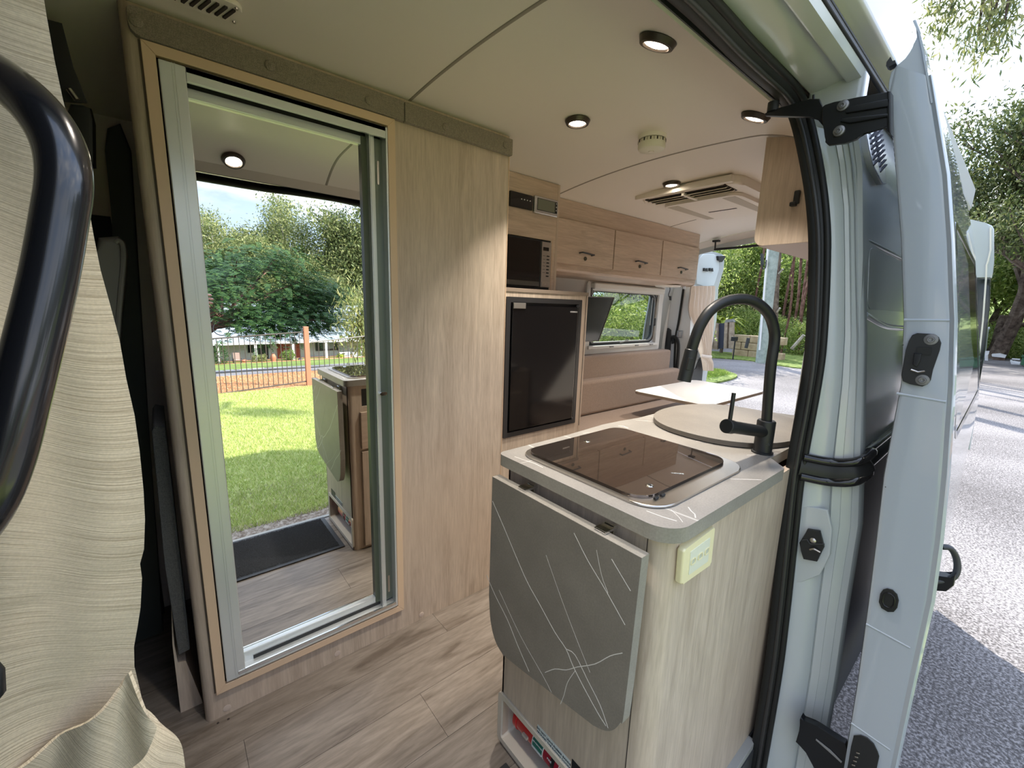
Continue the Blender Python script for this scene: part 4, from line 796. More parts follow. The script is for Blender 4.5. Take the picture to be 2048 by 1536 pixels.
edge = [(62, -260), (78, -60), (92, 30), (108, 120), (125, 200), (150, 300), (177, 420), (186, 470), (200, 540), (222, 620), (238, 680), (252, 760), (268, 830), (278, 900), (286, 980), (289, 1040), (287, 1100), (279, 1130), (283, 1160), (280, 1220), (274, 1260), (267, 1300), (268, 1340), (280, 1390), (292, 1440), (300, 1480), (310, 1560), (318, 1640)]
ed = [onY(x, y_, .63) for x, y_ in edge]
rows = []; uvr = []; M_ = 70
for k, p in enumerate(ed):
    z = p.z; rw = []; t = k/len(ed)
    sag = math.exp(-((z-.78)/.10)**2)
    for j in range(M_+1):
        s = j/M_; x = p.x - s*.42; low = max(0, min(1, (1.05-z)/.5))
        y_ = .63 - .020*math.sin(s*2.2) - .05*s + .010*math.sin(s*9+z*2.2)*(.3+s) + .006*math.sin(s*31+z*3.0)*min(1, s*4)*(1-.6*low) + low*.012*math.sin(s*14+z*9)
        rw.append(Vector((x, y_, z)))
    rows.append(rw)
bm = grid(rows); uvl = bm.loops.layers.uv.new('UVMap')
for f in bm.faces:
    for l in f.loops:
        c = l.vert.co; s = -(c.x)*1.0; l[uvl].uv = (c.x*1.0, c.z + .045*math.sin(c.x*9+.6)+.02*math.sin(c.x*25+c.z*3)+.10*max(0, .95-c.z)*math.sin(c.x*7))
bmesh.ops.subdivide_edges(bm, edges=bm.edges[:], cuts=1, smooth=.6)
bmesh.ops.recalc_face_normals(bm, faces=bm.faces); bmesh.ops.solidify(bm, geom=bm.faces[:], thickness=.0015)
obj('main_drop', bm, CURT, ct, True)
# tie back and the loose lower corner
tie = [[onY(x, y_, .600) for x, y_ in r] for r in (((-140, 1590), (-40, 1560), (40, 1525), (110, 1480), (170, 1440), (225, 1390), (262, 1345)), ((-140, 1640), (-20, 1610), (70, 1580), (140, 1540), (200, 1490), (250, 1440), (288, 1400)), ((-140, 1720), (0, 1690), (110, 1660), (190, 1610), (240, 1560), (290, 1510), (308, 1450)))]
def cloth(rows_, nm, th=.004, wob=.006):
    R2 = [sm(r, 5) for r in rows_]; cols = list(zip(*R2)); g_ = [sm(c, 5) for c in cols]
    for i, c in enumerate(g_):
        for j, p in enumerate(c): p.y += wob*math.sin(i*.5+j*.35)
    b_ = grid(g_); u_ = b_.loops.layers.uv.new('UVMap')
    for f in b_.faces:
        for l in f.loops: c = l.vert.co; l[u_].uv = (c.z*.8+c.x*.3, c.x*1.5+c.z*.6)
    bmesh.ops.recalc_face_normals(b_, faces=b_.faces); bmesh.ops.solidify(b_, geom=b_.faces[:], thickness=th); return obj(nm, b_, CURT, ct, True)
cloth(tie, 'tie_back'); 
skirt = [[onY(x, y_, d) for x, y_, d in r] for r in (((240, 1405, .625), (292, 1422, .632), (318, 1448, .64)), ((200, 1480, .615), (300, 1500, .62), (352, 1480, .64)), ((180, 1560, .60), (300, 1580, .61), (366, 1530, .64)), ((170, 1700, .59), (300, 1700, .60), (375, 1660, .64)))]
cloth(skirt, 'loose_corner', .003, .004)
# ================================================================ SLIDING DOOR, SLID BACK
sd = thing('sliding_door', 'white sliding door of the van standing open, seen from its front edge', 'van door', (1.8, .12, .8))
DX = 1.20
lev = []   # (z, inner y, outer y)
for (ax, ay), (bx_, by) in zip(((1790, 130), (1775, 190), (1790, 350), (1800, 480), (1805, 640), (1800, 768), (1765, 950), (1750, 1080), (1735, 1200), (1712, 1370), (1685, 1536), (1660, 1680)),
                                ((1856, 152), (1864, 200), (1888, 350), (1897, 480), (1903, 640), (1900, 768), (1888, 950), (1875, 1080), (1858, 1200), (1820, 1370), (1785, 1536), (1750, 1680))):
    a, b = onX(ax, ay, DX), onX(bx_, by, DX); lev.append((a, b))
def yfar(z):
    P = [(-.3, .05), (.085, .050), (.41, .0645), (.66, .067), (.857, .0684), (1.008, .0735), (1.153, .099), (1.332, .135), (1.488, .160), (1.60, .190), (1.724, .227), (1.87, .275), (2.2, .37)]
    for (a, b), (c, d) in zip(P, P[1:]):
        if z <= c: return b+(d-b)*(z-a)/(c-a)
    return .37
def doorrow(a, b, x1):
    ln = (b-a); r = []
    for t, dx, dy in ((0, .05, 0), (0, .012, 0), (.03, .003, 0), (.10, 0, 0), (.5, 0, 0), (.90, 0, 0), (.96, .002, 0), (.985, .001, 0), (1.0, -.002, -.004), (1.02, .004, -.007)):
        p = a+ln*t; r.append(Vector((DX+dx, p.y+dy, p.z)))
    q = r[-1]
    for x in (1.30, 1.5, 1.8, 2.1, x1-.03, x1): r.append(Vector((x, q.y+(yfar(q.z)-q.y)*(x-1.2)/1.1, q.z)))
    r.append(Vector((x1, r[-1].y+.03, q.z))); r.append(Vector((x1, a.y, a.z))); r.append(Vector((1.26, a.y, a.z))); return r
R_d = [doorrow(a, b, 2.40) for a, b in lev]
bm = grid(R_d); V_ = list(bm.verts)
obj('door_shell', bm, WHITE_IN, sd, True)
tipp = [onX(x, y_, DX) for x, y_ in ((1790, 134), (1782, 140), (1800, 122), (1818, 112), (1828, 95), (1836, 78), (1838, 66), (1829, 50), (1826, 40), (1833, 42), (1840, 70), (1848, 108), (1858, 156), (1864, 200), (1776, 196), (1778, 160))]
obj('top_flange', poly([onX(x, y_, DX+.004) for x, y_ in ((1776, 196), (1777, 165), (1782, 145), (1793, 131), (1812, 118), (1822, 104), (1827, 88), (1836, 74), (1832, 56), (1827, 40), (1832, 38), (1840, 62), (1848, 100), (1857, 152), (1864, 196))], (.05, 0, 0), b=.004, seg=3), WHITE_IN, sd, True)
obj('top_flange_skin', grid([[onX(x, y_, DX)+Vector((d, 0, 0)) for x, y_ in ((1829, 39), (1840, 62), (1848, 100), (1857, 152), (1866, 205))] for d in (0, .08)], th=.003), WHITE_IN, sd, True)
obj('top_catch', poly([onX(x, y_, DX-.002) for x, y_ in ((1772, 132), (1773, 124), (1781, 113), (1785, 122), (1790, 120), (1792, 126), (1777, 134))], (.02, 0, 0)), BLACK, sd)
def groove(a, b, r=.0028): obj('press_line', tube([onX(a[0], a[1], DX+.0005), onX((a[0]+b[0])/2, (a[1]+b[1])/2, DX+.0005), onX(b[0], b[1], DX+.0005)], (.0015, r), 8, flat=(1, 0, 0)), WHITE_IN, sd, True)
groove((1808, 640), (1899, 641)); groove((1793, 787), (1892, 804)); groove((1732, 1248), (1820, 1296)); groove((1702, 1446), (1780, 1500))
def gasket_y(z): 
    for (a, b), (c, d) in zip(lev, lev[1:]):
        if b.z >= z >= d.z:
            t = (b.z-z)/(b.z-d.z+1e-9); return b.y+(d.y-b.y)*t-.013
    return lev[0][1].y-.013
def dskin(x0, x1, z0, z1, r, off): return [(x, gasket_y(z)+.006+(yfar(z)-gasket_y(z)-.006)*(x-1.2)/1.1-off, z) for x, z in rrect(x0, x1, z0, z1, r, 5)]
obj('window_seal', ring(dskin(1.24, 2.22, 1.01, 1.46, .05, .002), dskin(1.255, 2.19, 1.025, 1.445, .045, .002), (0, .006, 0)), BLKG, sd, True)
obj('window_glass', poly(dskin(1.25, 2.20, 1.02, 1.45, .05, .001), (0, .006, 0)), TINT, sd, True)
# latch plate on the door edge
lp = [onX(x, y_, DX-.001) for x, y_ in ((1835, 666), (1868, 668), (1878, 674), (1883, 686), (1880, 700), (1866, 740), (1862, 760), (1856, 768), (1845, 773), (1820, 768), (1806, 762), (1803, 750), (1812, 700), (1818, 682), (1825, 670))]
la_ = obj('latch_plate', poly(lp, (-.004, 0, 0), b=.0015), BLACK, sd, True)
obj('latch_throat', poly([onX(x, y_, DX-.006) for x, y_ in ((1836, 694), (1864, 695), (1862, 710), (1832, 708))], (-.002, 0, 0)), RUBBER, la_); obj('latch_jaw', poly([onX(x, y_, DX-.006) for x, y_ in ((1829, 706), (1844, 708), (1841, 722), (1834, 734), (1826, 728))], (-.006, 0, 0), b=.001), BLKMET, la_, True)
obj('latch_bolt', tube([onX(1822, 739, DX-.008), onX(1836, 744, DX-.008), onX(1850, 742, DX-.008)], .0022, 8), STEEL, la_, True)
for px, py in ((1862, 679), (1845, 760)): c = onX(px, py, DX-.005); obj('screw', lathe([(.0005, -.001), (.003, -.0012), (.0035, -.003), (.0058, -.003), (.0064, -.0012), (.0108, -.0008), (.0112, .001)], c, 'X', 24), BOLT, la_, True)
ol = [onX(x, y_, DX-.001) for x, y_ in ((1775, 1176), (1786, 1179), (1795, 1188), (1798, 1200), (1795, 1215), (1788, 1223), (1776, 1223), (1763, 1215), (1758, 1203), (1761, 1186), (1767, 1178))]
ov = obj('lower_buffer', poly(ol, (-.004, 0, 0), b=.0015), RUBBER, sd, True)
cen = sum((Vector(q) for q in ol), Vector())/len(ol)
obj('buffer_ring', tube([cen+(Vector(q)-cen)*.62+Vector((-.004, 0, 0)) for q in ol+ol[:1]], .0022, 8), BLKMET, ov, True)
lw = [onX(x, y_, DX-.001) for x, y_ in ((1708, 1470), (1722, 1469), (1735, 1474), (1748, 1486), (1756, 1502), (1759, 1512), (1752, 1545), (1740, 1580), (1700, 1580), (1694, 1540), (1698, 1520), (1703, 1490))]
lwo = obj('lower_latch', poly(lw, (-.004, 0, 0), b=.0015), BLACK, sd, True)
for i in range(5):
    c = onX(1716-i*3, 1506+i*8, DX-.007); obj('latch_tooth', rotbox(nb(), c, (.003, .007, .003), Matrix.Rotation(-.5, 3, 'X'), .0008), STEEL, lwo)
for px, py in ((1882, 736), (1771, 974), (1806, 690)): c = onX(px, py, DX+.0005); obj('paint_chip', lathe([(.0003, -.0004), (.001, -.0003), (.0012, .0004)], c, 'X', 8), DARKPL, sd)
# outer door handle
hh_ = [EYE+sight(x, y_)/FOC*d for x, y_, d in ((1888, 1098, .80), (1905, 1105, .80), (1915, 1128, .80), (1914, 1150, .80), (1896, 1168, .80), (1875, 1170, .80))]
hy = .028
dh = obj('outer_handle', tube(sm([onX(1885, 1094, 1.215), onX(1900, 1096, 1.22), onX(1911, 1112, 1.23), onX(1915, 1134, 1.23), onX(1909, 1152, 1.225), onX(1893, 1160, 1.22), onX(1873, 1162, 1.215)], 5), (.007, .0055), 12, flat=(1, 0, 0)), DARKPL, sd, True)
obj('handle_foot', poly([onX(x, y_, 1.212) for x, y_ in ((1866, 1150), (1900, 1158), (1912, 1148), (1908, 1172), (1892, 1184), (1866, 1182))], (.03, 0, 0), b=.003), BLKMET, dh, True)
# ---- upper arm
ua = thing('slide_bracket', 'black steel hinge arm with two bolts carrying the top of the sliding door', 'bracket', (1.18, .35, 1.65))
def pz(P, X, d, nm, m, par, b=.002): return obj(nm, poly([onX(x, y_, X) for x, y_ in P], (d, 0, 0), b=b), m, par, True)
pz(((1780, 182), (1740, 190), (1712, 195), (1690, 200), (1668, 204), (1650, 209), (1644, 214), (1643, 240), (1648, 262), (1652, 274), (1650, 284), (1656, 290), (1690, 286), (1712, 278), (1727, 264), (1768, 254), (1782, 250)), 1.165, .012, 'door_bracket', BLKMET, ua)
pz(((1781, 196), (1700, 212), (1690, 222), (1692, 226), (1780, 212)), 1.160, .006, 'pressed_ridge', BLKMET, ua); pz(((1780, 232), (1700, 246), (1680, 243), (1684, 236), (1780, 226)), 1.160, .006, 'pressed_ridge', BLKMET, ua)
pz(((1644, 212), (1638, 197), (1620, 197), (1600, 203), (1580, 210), (1560, 215), (1530, 226), (1530, 231), (1560, 232), (1620, 233), (1636, 236), (1646, 252), (1650, 262), (1652, 240)), 1.175, .012, 'roller_arm', BLKMET, ua)
pz(((1774, 182), (1781, 182), (1782, 268), (1778, 266), (1774, 262)), 1.160, .03, 'mount_flange', BLKMET, ua)
obj('roller', lathe([(.004, -.01), (.012, -.01), (.012, .01), (.004, .01)], onX(1546, 214, 1.18), 'Z', 16), BLACK, ua, True); obj('pin', cyl(onX(1627, 200, 1.178), onX(1627, 190, 1.178), .0025, 8), BLKMET, ua)
for px, py in ((1686, 211), (1678, 262)): c = onX(px, py, 1.163); obj('bolt', lathe([(.0005, -.003), (.0026, -.0032), (.003, -.0055), (.0062, -.005), (.0070, -.003), (.0105, -.002), (.011, .002)], c, 'X', 24), BOLT, ua, True)
obj('slot_hole', poly([onX(x, y_, 1.1635) for x, y_ in ((1688, 232), (1697, 236), (1693, 240), (1686, 240), (1692, 236))], (-.001, 0, 0)), RUBBER, ua)
# ---- lower arm
lm = thing('slide_bracket', 'black lower guide arm of the sliding door at the step', 'bracket', (1.25, .2, .2))
pz(((1602, 1433), (1606, 1442), (1626, 1450), (1634, 1452), (1690, 1488), (1694, 1500), (1690, 1560), (1640, 1560), (1613, 1505), (1591, 1484), (1600, 1462), (1599, 1440)), 1.215, .02, 'arm', BLKMET, lm)
pz(((1632, 1478), (1660, 1500), (1684, 1524), (1682, 1527), (1658, 1504), (1631, 1481)), 1.212, .003, 'edge_highlight', GREYPL, lm)
#
# ================================================================ REAR OPENING
rp2 = struct('wall_rear')
post = [onX(x, y_, 3.62) for x, y_ in ((1322, 570), (1385, 570), (1376, 745), (1372, 810), (1318, 810), (1305, 740))]
PW = paint('sunlit_pillar_white', (.82, .85, .86)); obj('rear_pillar', poly(post, (.07, 0, 0), b=.008), PW, rp2, True)  # body white lightened: daylight on the pillar is put into its colour
obj('pillar_step', tube(sm([onX(1340, 565, 3.60), onX(1335, 620, 3.60), onX(1325, 700, 3.60), onX(1316, 800, 3.60)]), (.014, .02), 8), PW, rp2, True)
obj('pillar_seal', tube(sm([onX(1368, 570, 3.61), onX(1358, 640, 3.61), onX(1351, 680, 3.61), onX(1348, 760, 3.61)]), .010, 8), RUBBER, rp2, True)
bm = box(nb(), 3.64, 3.72, .34, 1.02, -.12, 1.86, .01); box(bm, 3.64, 3.72, 1.0, 2.06, -.12, -.005, .01)
obj('rear_frame', bm, WHITE, rp2, True)
obj('rear_header', grid([[(3.66, 1.02+i*.105, zc(1.02+i*.105)-z) for i in range(11)] for z in (.03, .075, .085)], th=.01), WHITE, rp2, True)
obj('pressed_mark', ring([onX(x, y_, 3.61) for x, y_ in ((1355, 661), (1366, 661), (1364, 676), (1353, 676))], [onX(x, y_, 3.61) for x, y_ in ((1357, 663), (1364, 663), (1362, 674), (1355, 674))], (-.004, 0, 0)), WHITE_IN, rp2)
rv = thing('pillar_vent', 'black slotted vent panel on the white rear pillar', 'vent', (3.6, 2.15, .9))
vo = [onX(x, y_, 3.605) for x, y_ in ((1322, 657), (1336, 656), (1341, 660), (1341, 680), (1336, 740), (1330, 740), (1331, 705), (1316, 700), (1318, 664))]
obj('panel', poly(vo, (.02, 0, 0), b=.003), DARKPL, rv, True)
for i in range(10):
    y_ = 664+i*3.3; obj('slat', tube([onX(1324-i*.3, y_, 3.603), onX(1336-i*.3, y_, 3.603)], .0025, 6), RUBBER, rv)
rh = thing('rear_grab_handle', 'black curved grab handle on the rear pillar beside the vent', 'handle', (3.6, 2.05, .9))
obj('bar', tube(sm([onX(1343, 674, 3.6), onX(1350, 674, 3.57), onX(1356, 682, 3.56), onX(1357, 700, 3.56), onX(1354, 734, 3.57), onX(1352, 740, 3.6)]), .014, 10), BLACK, rh, True); obj('foot', poly([onX(x, y_, 3.6) for x, y_ in ((1342, 671), (1348, 671), (1348, 686), (1343, 688))], (.02, 0, 0)), BLACK, rh)
cbm = thing('hanging_cord', 'thin dark cord with a small tag hanging from the locker corner', 'cord', (3.3, 2.0, 1.45))
obj('cord', tube(sm([onX(1339, 570, 3.35), onX(1340, 580, 3.35), onX(1337, 590, 3.35), onX(1340, 597, 3.35)]), .003, 6), BLACK, cbm, True); obj('tag', poly([onX(x, y_, 3.35) for x, y_ in ((1338, 592), (1342, 592), (1342, 601), (1338, 600))], (.01, 0, 0), b=.002), DARKPL, cbm, True)
rl3 = thing('reading_lamp', 'small pale disc lamp fixed under the locker end', 'lamp', (3.2, 1.85, 1.45)); c = Vector((3.12, 1.86, 1.452))
obj('disc', lathe([(.001, -.012), (.09, -.010), (.10, 0), (.09, .002)], c, 'Z', 28), ABS, rl3, True); obj('knob', cyl(Vector((3.26, 1.80, 1.452)), Vector((3.26, 1.80, 1.43)), .012, 10), CHROME, rl3, True)
# rear door swung out, seen from inside
rd = thing('rear_door', 'white rear van door swung open, with black hooks on its inner face', 'van door', (4.1, 1.97, 1.0))
do_ = [onY(x, y_, 1.97) for x, y_ in ((1392, 520), (1396, 508), (1408, 502), (1430, 504), (1443, 508), (1450, 512), (1448, 540), (1440, 560), (1436, 575), (1434, 640), (1408, 790), (1376, 790), (1378, 740), (1386, 600), (1390, 560))]
obj('door_panel', poly(do_, (0, .06, 0), b=.01), WHITE, rd, True)
pc_ = [onY(x, y_, 1.962) for x, y_ in ((1399, 517), (1407, 508), (1428, 508), (1439, 515), (1438, 540), (1431, 562), (1428, 571), (1410, 573), (1394, 568), (1393, 540))]
obj('inset_panel', poly(pc_, (0, .01, 0), b=.004), paint('inset_paint', (.66, .74, .76), .35), rd, True)
obj('lower_trim', poly([onY(x, y_, 1.955) for x, y_ in ((1376, 741), (1392, 738), (1402, 715), (1407, 725), (1404, 760), (1402, 800), (1374, 800))], (0, .012, 0)), DARKPL, rd)
for i in (0, 1):
    obj('hook', poly([onY(x+i*11, y_, 1.95) for x, y_ in ((1408, 536), (1411, 536), (1411, 538), (1415, 536), (1416, 543), (1408, 542))], (0, .01, 0)), BLACK, rd)
obj('door_stop', poly([onY(x, y_, 1.94) for x, y_ in ((1437, 512), (1450, 511), (1451, 516), (1445, 524), (1438, 520))], (0, .04, 0), b=.004), BLACK, rd, True)
rod = thing('curtain_rod', 'black curtain rod across the rear opening', 'rod', (3.6, 1.6, 1.8)); obj('rod', tube([onX(1429, 499, 3.58), onX(1475, 495, 3.58), onX(1560, 486, 3.58)], .010, 10), BLACK, rod, True)
obj('bracket', tube([onX(1431, 484, 3.58), onX(1430, 499, 3.58)], .006, 8), BLACK, rod); obj('bracket_foot', bx(3.565, 3.60, onX(1431, 483, 3.58).y-.03, onX(1431, 483, 3.58).y+.02, onX(1431, 483, 3.58).z-.004, onX(1431, 483, 3.58).z+.01), BLACK, rod)
c2 = thing('rear_curtain', 'cream curtain tied back on the open rear door', 'curtain', (4.0, 1.9, 1.5))
prof_ = [(572, 1381, 1431), (590, 1380, 1431), (620, 1378, 1428), (650, 1386, 1427), (675, 1395, 1424), (700, 1400, 1421), (712, 1402, 1422), (718, 1403, 1423), (726, 1407, 1424), (741, 1409, 1424)]
rows = []
for y_, a, b in prof_:
    rw = []
    for j in range(61):
        s = j/60; px = a+(b-a)*s; p = onY(px, y_, 1.90); w_ = .018 if not 700 < y_ < 722 else .007; p.y += w_*math.sin(s*2*pi*6.5+y_*.01); rw.append(p)
    rows.append(rw)
rows = list(zip(*[sm(c, 4) for c in zip(*rows)]))
bm = grid(rows, th=.003); obj('drape', bm, CURT2, c2, True)
obj('tie_band', tube([onY(1402, 711, 1.875), onY(1412, 713, 1.87), onY(1423, 714, 1.875)], (.006, .014), 8, flat=(0, 1, 0)), CURT2, c2, True)
# passenger side rear door swung out to the side (seen past the sliding door)
rd2 = thing('rear_door', 'white rear van door with dark glass sticking out beyond the sliding door', 'van door', (3.85, .2, 1.0))
def rdp(P, X, d, nm, m, b=.01): return obj(nm, poly([onX(x, y_, X) for x, y_ in P], (d, 0, 0), b=b), m, rd2, True)
rdp(((1925, 436), (1943, 439), (1972, 446), (1984, 451), (1988, 458), (1988, 520), (1985, 548), (1983, 556), (1925, 556)), 3.80, .05, 'upper_panel', WHITE)
rdp(((1925, 556), (1982, 557), (1979, 620), (1970, 700), (1960, 760), (1955, 800), (1925, 800)), 3.80, .04, 'door_glass', TINT, .004)
rdp(((1925, 800), (1955, 800), (1940, 900), (1925, 900)), 3.80, .05, 'lower_panel', WHITE)
obj('edge_line', tube([onX(x, y_, 3.795) for x, y_ in ((1981, 455), (1981, 500), (1976, 522), (1973, 530), (1972, 557), (1966, 640), (1956, 730))], .004, 6), mat('pale_edge', (.8, .76, .66), .3), rd2)
# ================================================================ GROUND
GZ = -.5
def gm(name, stops, sc, rough=.95, bumpd=.02, det=6):
    m = mat(name, (.3, .3, .3), rough, spec=.15); t = NT(m); v = t.coord((1, 1, 1)); n = t.noise(v, sc, det, .65); n2 = t.noise(v, .35, 3); f = t.math('ADD', t.math('MULTIPLY', n, .7), t.math('MULTIPLY', n2, .3)); t.col(t.ramp(f, stops)); t.bump(n, .6, bumpd); return m
GRASS = gm('lawn_grass', [(.36, (.16, .20, .05)), (.48, (.34, .40, .12)), (.60, (.55, .55, .26))], 14)
VERGE = gm('verge_grass', [(.36, (.06, .09, .02)), (.5, (.16, .22, .05)), (.62, (.28, .32, .10))], 9)
DIRT = gm('leafy_dirt', [(.38, (.09, .06, .045)), (.5, (.22, .17, .13)), (.6, (.40, .34, .28))], 30)
MULCH = gm('orange_mulch', [(.38, (.20, .08, .035)), (.5, (.45, .22, .10)), (.6, (.62, .38, .20))], 18)
ASPH = gm('grey_asphalt', [(.42, (.088, .08, .076)), (.5, (.175, .16, .155)), (.57, (.34, .315, .305))], 75, .9, .006, 4)
DRIVE = gm('driveway_grey', [(.4, (.17, .16, .16)), (.6, (.30, .28, .28))], 5)
def gprof(yy):   # height of the land on the doorway side by world y
    P = [(60, -.5), (-6.4, -.5), (-9.2, -.63), (-32.2, -3.82), (-47.2, -5.5), (-53.2, -6.05), (-90, -8), (-140, -8)]
    for (a, b), (c, d) in zip(P, P[1:]):
        if yy >= c: return b+(d-b)*(yy-a)/(c-a)
    return -8
def land(name, x0, x1, y0, y1, m, dz=0, nx=10, ny=14, label=None, cat='ground', jag=0):
    rows = []
    for j in range(ny+1):
        y_ = y0+(y1-y0)*j/ny; rows.append([(x0+(x1-x0)*i/nx + (jag*math.sin(j*2.1+i) if i in (0, nx) else 0), y_+(jag*math.sin(i*1.7+j) if j in (0, ny) else 0), gprof(y_)+dz) for i in range(nx+1)])
    o = obj(name, grid(rows), m, smooth=True); o['kind'] = 'structure'; return o
land('lawn', -12, 3.2, -.35, -6.45, GRASS); land('dirt_edge', -12, 1.25, .9, -.86, DIRT, .004, 40, 6, jag=.07); land('road_by_van', 1.2, 3.25, .9, -.9, ASPH, .006, 4, 4, jag=.06)
land('mulch_bed', -14, 30, -6.3, -9.2, MULCH, .004, 30, 6, jag=.12); land('driveway', -20, 60, -9.0, -32.2, DRIVE, 0, 14, 18); land('far_verge', -40, 90, -32, -49.5, VERGE, .01, 20, 12, jag=.3)
land('house_path', -40, 90, -49, -52.8, MULCH, .02, 20, 3); land('far_ground', -70, 110, -52.5, -140, VERGE, 0, 8, 10)
land('road', 3.1, 70, 40, -6.4, ASPH, -.004, 20, 20); land('road_under_van', -12, 3.2, 40, .85, ASPH, -.004, 6, 12)
def patch(name, pts, m, dz):
    P = [onZ(x, y_, GZ) for x, y_ in pts]; P = sm(P+[P[0]], 4)[:-1]
    o = obj(name, poly([(p.x, p.y, GZ-.05) for p in P], (0, 0, .05+dz)), m); o['kind'] = 'structure'; return o
patch('grass_verge', ((1350, 702), (1420, 703), (1500, 708), (1560, 703), (1700, 706), (1720, 726), (1620, 737), (1560, 732), (1500, 722), (1420, 716), (1350, 716)), VERGE, .03)
patch('grass_island', ((1340, 742), (1405, 740), (1440, 742), (1474, 752), (1455, 762), (1400, 770), (1330, 765)), VERGE, .04)
patch('grass_roadside', ((2000, 722), (2300, 745), (2300, 690), (2000, 690)), VERGE, .04) if 0 else None
# grass blades in the part of the lawn that shows in the mirror, and on the verge
def blades(name, n, fx, h, m, seed=1):
    r = np.random.default_rng(seed); p = fx(r, n); a = r.uniform(0, 2*pi, n); w = r.uniform(.004, .009, n)*h*10; hh = r.uniform(.4, 1.0, n)*h; ln = r.uniform(-.6, .6, (n, 2))*h
    d = np.stack([np.cos(a)*w, np.sin(a)*w, 0*a], 1)
    V = np.stack([p-d, p+d, p+np.stack([ln[:, 0], ln[:, 1], hh], 1)], 1).reshape(-1, 3); F = np.arange(3*n).reshape(-1, 3)
    return obj(name, fast_mesh(name, V, F), m)
def leafmat(name, cols, tr=.35, rough=.55):
    m = bpy.data.materials.new(name); m.use_nodes = True; t = m.node_tree; p = t.nodes['Principled BSDF']; g = t.nodes.new('ShaderNodeNewGeometry'); r = t.nodes.new('ShaderNodeValToRGB'); e = r.color_ramp.elements
    while len(e) < len(cols): e.new(.5)
    for i, c in enumerate(cols): e[i].position = i/(len(cols)-1); e[i].color = (*c, 1)
    t.links.new(g.outputs['Random Per Island'], r.inputs[0]); t.links.new(r.outputs[0], p.inputs['Base Color']); p.inputs['Roughness'].default_value = rough; p.inputs['Specular IOR Level'].default_value = .3
    tl = t.nodes.new('ShaderNodeBsdfTranslucent'); mx = t.nodes.new('ShaderNodeMixShader'); mx.inputs[0].default_value = tr; t.links.new(r.outputs[0], tl.inputs[0]); o = t.nodes['Material Output']
    t.links.new(p.outputs[0], mx.inputs[1]); t.links.new(tl.outputs[0], mx.inputs[2]); t.links.new(mx.outputs[0], o.inputs[0]); return m
BLADE = leafmat('grass_blades', [(.22, .30, .06), (.40, .48, .12), (.55, .60, .20), (.72, .66, .38)], .3)
def fxl(r, n):
    y_ = -.76-5.6*r.uniform(0, 1, n)**1.0; t = 2.8-y_; x = t*r.uniform(.02, .50, n); return np.stack([x, y_, np.full(n, GZ)], 1)
tag(blades('grass_blades', 130000, fxl, .045, BLADE, 5), 'short sunlit lawn grass outside the van doorway', 'grass')['kind'] = 'stuff'
DRY = leafmat('dry_litter', [(.20, .14, .10), (.38, .30, .22), (.55, .48, .40)], .1)
def fxd(r, n):
    y_ = .2-1.75*r.uniform(0, 1, n)**.8; x = r.uniform(-.3, 1.3, n); return np.stack([x, y_, np.full(n, GZ+.012)], 1)
tag(blades('leaf_litter', 9000, fxd, .022, DRY, 6), 'dry leaf litter along the dirt edge beside the van step', 'leaf litter')['kind'] = 'stuff'
def fxm(r, n): return np.stack([r.uniform(-1, 5.5, n), r.uniform(-9.1, -6.5, n), np.full(n, -.52)+0*r.uniform(0, .02, n)], 1)
tag(blades('mulch_chips', 20000, lambda r, n: (lambda q: np.stack([q[:, 0], q[:, 1], np.array([gprof(v) for v in q[:, 1]])], 1))(fxm(r, n)), .05, leafmat('mulch_chip', [(.25, .10, .04), (.55, .28, .12), (.72, .48, .28)], .05), 8), 'orange wood mulch behind the metal fence', 'mulch')['kind'] = 'stuff'
def fxv(r, n): 
    P = [onZ(x, y_, GZ) for x, y_ in ((1405, 742), (1440, 743), (1470, 752), (1400, 764))]; u = r.uniform(0, 1, (n, 4)); u /= u.sum(1, keepdims=True); A_ = np.array([list(p) for p in P]); q = u@A_; q[:, 2] = GZ+.03; return q
tag(blades('verge_blades', 6000, fxv, .12, leafmat('bright_blades', [(.15, .28, .04), (.30, .42, .08), (.45, .50, .15)], .4), 9), 'bright tuft of roadside grass seen under the rear curtain', 'grass')['kind'] = 'stuff'
# ================================================================ FENCE BEYOND THE LAWN (seen in the mirror)
FB = mat('dark_fence_metal', (.075, .06, .05), .5, .3); POSTM = mat('red_brown_post', (.36, .14, .075), .7)
fn = thing('metal_fence', 'brown metal pool fence with thin bars on the far side of the lawn', 'fence', (2, -6.4, -.5))
def fpt(px, py): return onM(px, py, -6.45)
a0, a1, b0_, b1 = fpt(424, 677.5), fpt(612, 663.5), fpt(430, 789), fpt(613, 762.5)
ex0 = a0+(a0-a1)*1.2; eb0 = b0_+(b0_-b1)*1.2
obj('rail', tube([ex0, a1], (.015, .012), 6), FB, fn); obj('rail', tube([eb0, b1], (.013, .012), 6), FB, fn)
nbar = 40
for i in range(nbar):
    s = (i+.5)/nbar; tpp = ex0.lerp(a1, s); q = eb0.lerp(b1, s); q.x = tpp.x; q.y = tpp.y; obj('bar', tube([tpp, q], .0075, 5), FB, fn)
c0_, c1_, d0_, d1_ = fpt(621, 685), fpt(740, 671), fpt(622, 775), fpt(742, 760)
ex1 = c1_+(c1_-c0_)*1.5; ed1 = d1_+(d1_-d0_)*1.5
obj('rail', tube([c0_, ex1], (.015, .012), 6), mat('pale_rail', (.22, .20, .18), .4, .3), fn); obj('rail', tube([d0_, ed1], (.013, .012), 6), FB, fn)
for i in range(31):
    s = (i+.5)/31; tpp = c0_.lerp(ex1, s); q = d0_.lerp(ed1, s); q.x = tpp.x; q.y = tpp.y; obj('bar', tube([tpp, q], .0075, 5), FB, fn)
